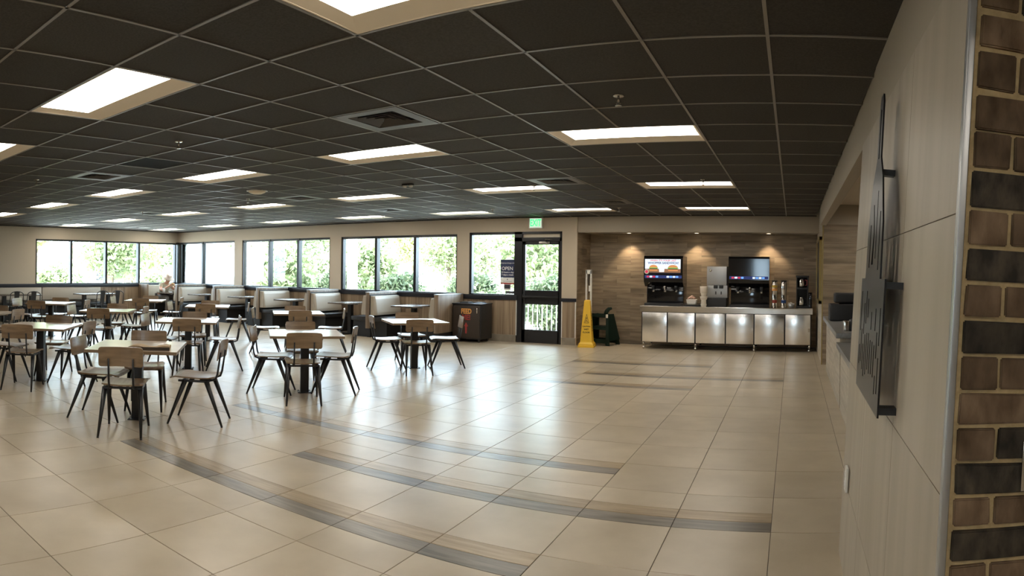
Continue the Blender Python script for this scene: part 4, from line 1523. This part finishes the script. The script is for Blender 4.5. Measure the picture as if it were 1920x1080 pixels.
# ------------------------------------------------------------------ seated man in the corner booth
def skin_mesh(name, verts, edges, radii, sub=2, root=0):
    me = bpy.data.meshes.new(name)
    me.from_pydata([Vector(v) for v in verts], edges, [])
    o = bpy.data.objects.new(name, me)
    COL.objects.link(o)
    o.modifiers.new('skin', 'SKIN')
    for k, sv in enumerate(me.skin_vertices[0].data):
        r = radii[k]
        sv.radius = (r, r) if not isinstance(r, tuple) else r
        sv.use_root = k == root
    s_ = o.modifiers.new('sub', 'SUBSURF')
    s_.levels = s_.render_levels = sub
    dg = bpy.context.evaluated_depsgraph_get()
    out = bpy.data.meshes.new_from_object(o.evaluated_get(dg))
    bpy.data.objects.remove(o)
    for p in out.polygons:
        p.use_smooth = True
    out.materials.clear()
    return out


class Rig:
    def __init__(s):
        s.v, s.e, s.r = [], [], []

    def add(s, p, r, par=None):
        s.v.append(p)
        s.r.append(r)
        if par is not None:
            s.e.append((par, len(s.v) - 1))
        return len(s.v) - 1

    def chain(s, par, pts):
        for p, r in pts:
            par = s.add(p, r, par)
        return par

    def mesh(s, name, m, sub=2):
        me = skin_mesh(name, s.v, s.e, s.r, sub)
        me.materials.append(m)
        return me


# local frame: +X forwards, +Y to the left; origin on the floor below the hips
man = thing('person', 'person in tan shirt, grey trousers and cream hat eating in the corner booth', 'person', (-17.02, 11.84, 0))
man.scale = (1.06, 1.06, 1.06)
hipz = .55
r_ = Rig()
pel = r_.add((0, 0, hipz), (.15, .115))
ab = r_.add((.05, 0, .68), (.15, .11), pel)
chst = r_.add((.13, 0, .84), (.165, .115), ab)
up = r_.add((.19, 0, .93), (.12, .085), chst)
nk = r_.add((.24, 0, .99), .052, up)
hd0 = r_.add((.285, 0, 1.035), .07, nk)
hd = r_.add((.315, 0, 1.085), (.088, .083), hd0)
r_.add((.325, 0, 1.14), (.08, .078), hd)
for sy in (-1, 1):
    sh_ = r_.add((.18, sy * .16, .905), .062, up)
    el = r_.chain(sh_, [((.26, sy * .235, .80), .047), ((.36, sy * .25, .765), .042)])
    wr = r_.chain(el, [((.44, sy * .18, .825), .034), ((.485, sy * .12, .875), .026)])
    pm = r_.chain(wr, [((.505, sy * .095, .895), (.034, .020)), ((.525, sy * .075, .925), (.034, .018))])
    hp = r_.add((.02, sy * .10, hipz - .005), .09, pel)
    kn = r_.chain(hp, [((.25, sy * .125, .56), .076), ((.46, sy * .14, .545), .058)])
    an = r_.chain(kn, [((.47, sy * .145, .33), .05), ((.45, sy * .15, .085), .038)])
    r_.chain(an, [((.50, sy * .152, .045), .036), ((.60, sy * .16, .035), .03)])
body = put('body', r_.mesh('body', M['skin']), man)
for sy in (-1, 1):                      # five fingers each, curled round a burger
    f_ = 0
    for k, (L_, sp) in enumerate(((.07, -.028), (.078, -.010), (.074, .010), (.058, .028))):
        q = Rig()
        a = q.add((.515, sy * .082 , .905 + sp), .0095)
        q.chain(a, [((.545 , sy * .062, .925 + sp), .009), ((.56, sy * .035, .93 + sp), .008), ((.55, sy * .012, .925 + sp), .007)])
        put('finger', q.mesh('finger', M['skin'], 1), body)
    q = Rig()
    a = q.add((.49, sy * .088, .90), .011)
    q.chain(a, [((.485, sy * .06, .925), .010), ((.49, sy * .035, .935), .009)])
    put('thumb', q.mesh('thumb', M['skin'], 1), body)
# clothes
q = Rig()
pel = q.add((0, 0, hipz + .03), (.165, .13))
ab = q.add((.05, 0, .68), (.165, .125), pel)
chst = q.add((.13, 0, .84), (.178, .128), ab)
up = q.add((.19, 0, .925), (.13, .096), chst)
q.add((.225, 0, .965), .068, up)
for sy in (-1, 1):
    q.chain(up, [((.18, sy * .165, .905), .074), ((.245, sy * .225, .815), .062)])
put('shirt', q.mesh('shirt', M['shirt']), man)
q = Rig()
pel = q.add((0, 0, hipz), (.16, .12))
for sy in (-1, 1):
    q.chain(pel, [((.02, sy * .10, hipz - .005), .10), ((.25, sy * .125, .562), .086), ((.47, sy * .14, .545), .068), ((.475, sy * .145, .33), .062), ((.455, sy * .15, .10), .055)])
put('trousers', q.mesh('trousers', M['trouser']), man)
for sy in (-1, 1):
    q = Rig()
    a = q.add((.42, sy * .15, .05), .045)
    q.chain(a, [((.50, sy * .152, .045), .046), ((.62, sy * .16, .038), .036)])
    put('shoe', q.mesh('shoe', M['shoe']), man)
hm = Matrix.Translation((.325, 0, 1.115)) @ Matrix.Rotation(rad(28), 4, 'Y')
g = G()
g.lathe([(.165, -.012), (.172, -.006), (.106, .03), (.098, .06), (.094, .11), (.07, .125), (0, .122)], n=28)
for v in g.bm.verts:
    v.co = hm @ v.co
g.build('hat', M['hat'], man)
g = G().lathe([(.099, .028), (.101, .03), (.099, .05), (.097, .05)], n=28)
for v in g.bm.verts:
    v.co = hm @ v.co
g.build('hat_band', M['hat'], man)
g = G().lathe([(.0, .01), (.091, -.0), (.093, -.045), (.082, -.06), (0, -.05)], n=20)
for v in g.bm.verts:
    v.co = hm @ (v.co + Vector((-.012, 0, 0)))
g.build('hair', M['hair'], man)
hx = Matrix.Translation((.325, 0, 1.085)) @ Matrix.Rotation(rad(28), 4, 'Y')
q = G()
q.loft([[hx @ Vector(p) for p in r] for r in ([(.08, -.006, .015), (.08, .006, .015), (.085, 0, .02)], [(.104, -.015, -.028), (.104, .015, -.028), (.112, 0, -.018)], [(.084, -.012, -.036), (.084, .012, -.036), (.09, 0, -.034)])], smooth=True)
q.build('nose', M['skin'], man)
for sy in (-1, 1):
    c = hx @ Vector((.083, sy * .032, .006))
    G().use(M['printwhite']).lathe([(0, -.009), (.006, -.006), (.009, 0), (.006, .006), (0, .009)], c, 10).use(M['ink']).lathe([(0, -.004), (.004, 0), (0, .004)], c + Vector((.008, 0, -.003)), 8).build('eye', None, man)
    c = hx @ Vector((-.01, sy * .087, -.01))
    G().lathe([(0, -.03), (.012, -.018), (.014, .01), (.008, .028), (0, .03)], c, 10).build('ear', M['skin'], man)
G().tube([hx @ Vector((.083, -.024, -.058)), hx @ Vector((.092, 0, -.055)), hx @ Vector((.083, .024, -.058))], .005, 6).build('mouth', M['red'], man)
t = thing('burger', 'half-eaten burger held up in the seated man\'s hands', 'burger', (-17.02 + .567, 11.84, .98))
G().lathe([(0, .012), (.04, .012), (.048, .022), (.035, .045), (0, .052)], n=18).lathe([(0, -.03), (.04, -.03), (.046, -.018), (0, -.012)], n=18).build('bun', M['food'], t)
G().lathe([(0, -.012), (.05, -.010), (.05, .010), (0, .012)], n=18).build('filling', M['leafC'], t)
t = thing('drink_cup', 'white paper drink cup on the booth table in front of the man', 'cup', (-16.58, 11.60, .745))
G().lathe([(0, 0), (.032, 0), (.045, .12), (0, .12)], n=20).build('cup_body', M['white'], t)
G().lathe([(0, .118), (.049, .118), (.049, .128), (.04, .132), (0, .132)], n=20).build('cup_lid', M['printwhite'], t)
t = thing('food_tray', 'brown tray of fried food on the man\'s booth table', 'tray', (-16.46, 12.1, .745), rad(90))
G().prism(rrect(.38, .27, .03), .012).build('tray', M['brown'], t)
g = G()
for k in range(26):
    m4 = Matrix.Translation((R.uniform(-.1, .1), R.uniform(-.08, .08), .03 + R.uniform(0, .03))) @ Euler((R.uniform(-.6, .6), R.uniform(-.6, .6), R.uniform(0, 6))).to_matrix().to_4x4()
    g.box(-.035, .035, -.005, .005, -.005, .005, m4)
o = g.build('fries', M['food'], t)
o['kind'] = 'stuff'
G().box(.02, .15, -.06, .06, .012, .055, bev=.01).build('food_box', M['red'], t)

# ------------------------------------------------------------------ outdoors
struct(G().box(-90, 60, -60, 90, -.25, -.121).build('ground', M['concrete']))
rd = random.Random(8)


def crown(name, m, n, clumps, rx, ry, rz, leaf, seed, squash=0):
    q = random.Random(seed)
    cs = []
    for k in range(clumps):
        while True:
            p = Vector((q.uniform(-1, 1), q.uniform(-1, 1), q.uniform(-1, 1)))
            if p.length < 1:
                break
        p = p * (p.length ** -.35 if p.length > .1 else 1) * .8
        cs.append(Vector((p.x * rx, p.y * ry, p.z * rz)))
    vs, fs = [], []
    sg = min(rx, ry, rz) * .27
    for k in range(n):
        c = cs[k % clumps]
        p = c + Vector((q.gauss(0, sg), q.gauss(0, sg), q.gauss(0, sg * .8)))
        u = Vector((q.gauss(0, 1), q.gauss(0, 1), q.gauss(0, 1))).normalized()
        w = u.orthogonal().normalized()
        w = (Matrix.Rotation(q.uniform(0, 6.28), 3, u) @ w)
        s = leaf * q.uniform(.6, 1.3)
        a, b = u.cross(w) * s * .45, w * s
        i = len(vs)
        vs += [p - b, p + a, p + b, p - a]
        fs.append((i, i + 1, i + 2, i + 3))
    me = bpy.data.meshes.new(name)
    me.from_pydata(vs, [], fs)
    me.materials.append(m)
    return me


CR = {'tree': crown('crown', M['leafA'], 5600, 46, 1.7, 1.7, 1.5, .12, 1),
      'pale': crown('crown', M['leafB'], 4600, 40, 1.7, 1.7, 1.6, .13, 2),
      'bush': crown('foliage', M['leafA'], 5200, 40, 1.15, 1.0, 1.0, .10, 3),
      'hedge': crown('foliage', M['leafC'], 9000, 64, 1.22, .55, .78, .075, 4)}
CR['sprig'] = crown('crown', M['leafA'], 500, 14, .25, .25, 1.6, .10, 6)


def tree(kind, lab, x, y, zc, sc=1., trunk=.09, group='trees outside the windows', name='leafy_tree', cat='tree'):
    t = thing(name, lab, cat, (x, y, -.12), rd.uniform(0, 6), group)
    o = put('crown', CR[kind], t, (0, 0, zc + .12))
    o['kind'] = 'stuff'
    o.scale = (sc, sc, sc)
    top = zc + .5
    g = G()
    g.tube([(0, 0, 0), (.03, .02, zc * .5), (-.02, .03, zc * .8), (.02, 0, top)], [trunk, trunk * .8, trunk * .6, trunk * .3], 8)
    for k in range(4):
        a = k * 1.6 + rd.uniform(0, 1)
        g.tube([(0, 0, zc * .6 + .1 * k), (.5 * sc * math.cos(a), .5 * sc * math.sin(a), zc + .1 * k), (1.0 * sc * math.cos(a), 1.0 * sc * math.sin(a), zc + .4 + .1 * k)], [trunk * .5, trunk * .35, trunk * .12], 6)
    g.build('trunk', M['bark'], t)
    return t


def shrub(kind, lab, x, y, zc, sc=1., group='shrubs outside the windows', name='shrub'):
    t = thing(name, lab, 'bush', (x, y, -.12), rd.uniform(-.3, .3) if kind == 'hedge' else rd.uniform(0, 6), group)
    o = put('foliage', CR[kind], t, (0, 0, zc + .12))
    o['kind'] = 'stuff'
    o.scale = (sc, sc, sc)
    g = G()
    for k in range(4):
        g.tube([(.1 * k - .15, .04 * (-1) ** k, 0), (.16 * k - .24, .06 * (-1) ** k, zc * .9)], [.025, .012], 6)
    g.build('stem', M['bark'], t)
    return t


PLACED = [(-38, 38 / math.tan((XV - 150) / F), 3.0), (32 * math.tan((828 - XV) / F), 32, 2.4)] + [(-13.9 + 2.62 * k, 16.9, 1.0) for k in range(5)]


def clear_spot(x, y, zc, sc, r0):
    """push a plant out along its sight line, growing with distance, until its crown is clear of the others"""
    for k in range(60):
        f = 1 + .06 * k
        X, Y, s2, z2 = x * f, y * f, sc * f, 1.51 + (zc - 1.51) * f
        if all(math.hypot(X - a, Y - b) > r0 * s2 * .95 + c for a, b, c in PLACED):
            break
    PLACED.append((X, Y, r0 * s2 * .95))
    return X, Y, max(z2, .3), s2


def at_y(px, y):
    return y * math.tan((px - XV) / F)


# hedge beyond the windows on either side of the door
for k in range(5):
    hx_ = -14.2 + 2.62 * k
    shrub('hedge', 'clipped dense hedge shrub outside the far wall, %s of the hedge from the left' % NTH[k], hx_, 16.9, .66, 1.0, 'hedge shrubs', 'hedge_shrub')
# dense tall bushes filling the second far-wall window
for k, (px, yy, zc, sc, kd, lab) in enumerate((
        (530, 18.0, 1.3, 1.25, 'bush', 'big dense bush filling the middle pane of the second far-wall window'),
        (545, 20.5, 2.3, 1.15, 'bush', 'tall yellowish bush rising behind the middle pane of the second far-wall window'),
        (588, 18.0, 1.05, 1.15, 'bush', 'big dense bush low in the right pane of the second far-wall window'),
        (604, 21.0, 2.2, 1.2, 'bush', 'tall bush rising behind the right pane of the second far-wall window'),
        (682, 18.6, 1.5, 1.05, 'bush', 'dark bush beside the white post in the third far-wall window'),
        (655, 19.5, 1.9, .9, 'bush', 'leafy bush left of the white post in the third far-wall window'))):
    shrub(kd, lab, *clear_spot(at_y(px, yy), yy, zc, sc, 1.45))
for px, yy, zc, sc, kd, lab in (
        (566, 25, 3.2, 1.0, 'pale', 'pale sunlit tree behind the second far-wall window'),
        (640, 26, 3.0, .9, 'pale', 'pale tree hidden behind the pier right of the second far-wall window'),
        (738, 24, 2.9, .9, 'tree', 'leafy tree with thin trunk in the middle pane of the third far-wall window'),
        (776, 28, 3.0, .7, 'pale', 'pale tree behind the right mullion of the third far-wall window'),
        (842, 22, 2.6, .8, 'tree', 'bright tree at the right edge of the third far-wall window'),
        (702, 29, 3.2, 1., 'pale', 'distant pale tree behind the left pane of the third far-wall window'),
        (905, 23, 2.9, 1.0, 'tree', 'tree with thick trunk left of the navy notice'),
        (950, 27, 3.2, 1.0, 'pale', 'pale tree high behind the navy notice'),
        (1000, 21, 2.3, 1.0, 'tree', 'tree filling the left of the door glass'),
        (1046, 23, 2.3, .85, 'pale', 'pale tree at the right of the door glass'),
        (475, 22, 2.2, .55, 'sprig', 'thin spindly tree in the left pane of the second far-wall window'),
        (430, 30, 3.4, .8, 'sprig', 'faint thin tree in the first far-wall window')):
    tree(kd, lab, *clear_spot(at_y(px, yy), yy, zc, sc, .5 if kd == 'sprig' else 2.3), .07 if kd == 'sprig' else .11)
# beyond the left wall
for px, X, zc, sc, kd, lab in (
        (100, -23.5, .55, 1.05, 'bush', 'round green bush in the leftmost pane of the left-wall window'),
        (118, -24.5, .8, .9, 'bush', 'upright bush right of the round one in the leftmost left-wall pane'),
        (292, -24, .6, .7, 'bush', 'low bush behind the seated man in the last left-wall pane')):
    shrub(kd, lab, *clear_spot(X, X / math.tan((px - XV) / F), zc, sc, 1.45))
for px, X, zc, sc, kd, lab in (
        (212, -27, 2.6, 1.1, 'tree', 'darkest leafy tree in the third pane of the left-wall window'),
        (248, -25, 2.2, .9, 'pale', 'yellow-green tree between the third and last left-wall panes'),
        (283, -29, 2.9, 1.2, 'tree', 'leafy tree high in the last pane of the left-wall window'),
        (68, -31, 3.6, .8, 'pale', 'pale foliage at the upper left of the left-wall window')):
    tree(kd, lab, *clear_spot(X, X / math.tan((px - XV) / F), zc, sc, 2.3))
# house, lamp post, van, railing
hy = -38 / math.tan((150 - XV) / F)
t = thing('house', 'pale house with red gabled roof seen far off through the left-wall window', 'house', (-38, hy, -.12), rad(20))
G().box(-2.2, 2.2, -1.6, 1.6, 0, 2.1).build('house_wall', M['concrete'], t)
g = G()
g.prism([(-2.0, 0), (2.0, 0), (0, 1.1)], 4.8, Matrix.Translation((-2.4, 0, 2.1)) @ Matrix.Rotation(PI / 2, 4, 'Z') @ Matrix.Rotation(PI / 2, 4, 'X'))
g.build('roof', M['roof'], t)
for sy in (-.9, .5):
    G().box(2.2, 2.24, sy, sy + .6, .8, 1.7).build('window', M['signpaper'], t)
G().box(2.2, 2.24, -.2, .4, 0, 1.7).build('door', M['roof'], t)
t = thing('lamp_post', 'white square post standing just outside the third far-wall window', 'post', (-11.95, 15.0, -.12))
G().box(-.11, .11, -.11, .11, .3, 6).build('post_shaft', M['white'], t)
G().box(-.24, .24, -.24, .24, 0, .3, bev=.02).build('post_base', M['concrete'], t)
vx = at_y(828, 32)
t = thing('white_van', 'white van parked beyond the hedge outside the third far-wall window', 'van', (vx, 32, -.12))
G().loft([[Vector((a, y, z)) for y, z in ((-.9, .35), (.9, .35), (.9, 1.0), (.8, 1.9), (-.8, 1.9), (-.9, 1.0))] for a in (-2.4, 1.3)] + [[Vector((2.3, y, z)) for y, z in ((-.9, .35), (.9, .35), (.9, .95), (.8, 1.05), (-.8, 1.05), (-.9, .95))]]).build('van_body', M['vanwhite'], t)
for a in (-1.9, -.5, .5):
    G().box(a, a + .8, -.91, -.86, 1.1, 1.6).build('side_window', M['vanglass'], t)
for a in (-1.5, 1.5):
    for b in (-.95, .7):
        G().cone((a, b, .35), (a, b + .25, .35), .35, .35, 18).build('wheel', M['matt'], t)
t = thing('railing', 'white picket railing just outside the lower door glass', 'railing', (-5.3, 14.1, -.12))
for k in range(19):
    G().box(-1.2 + k * .118, -1.2 + k * .118 + .02, -.01, .01, .05, 1.0).build('picket', M['white'], t)
G().box(-1.25, 1.0, -.025, .025, 1.0, 1.05).build('top_rail', M['white'], t)
G().box(-1.25, 1.0, -.02, .02, .08, .12).build('bottom_rail', M['white'], t)
for a in (-1.25, .98):
    G().box(a - .03, a + .03, -.03, .03, 0, 1.1).build('post', M['white'], t)
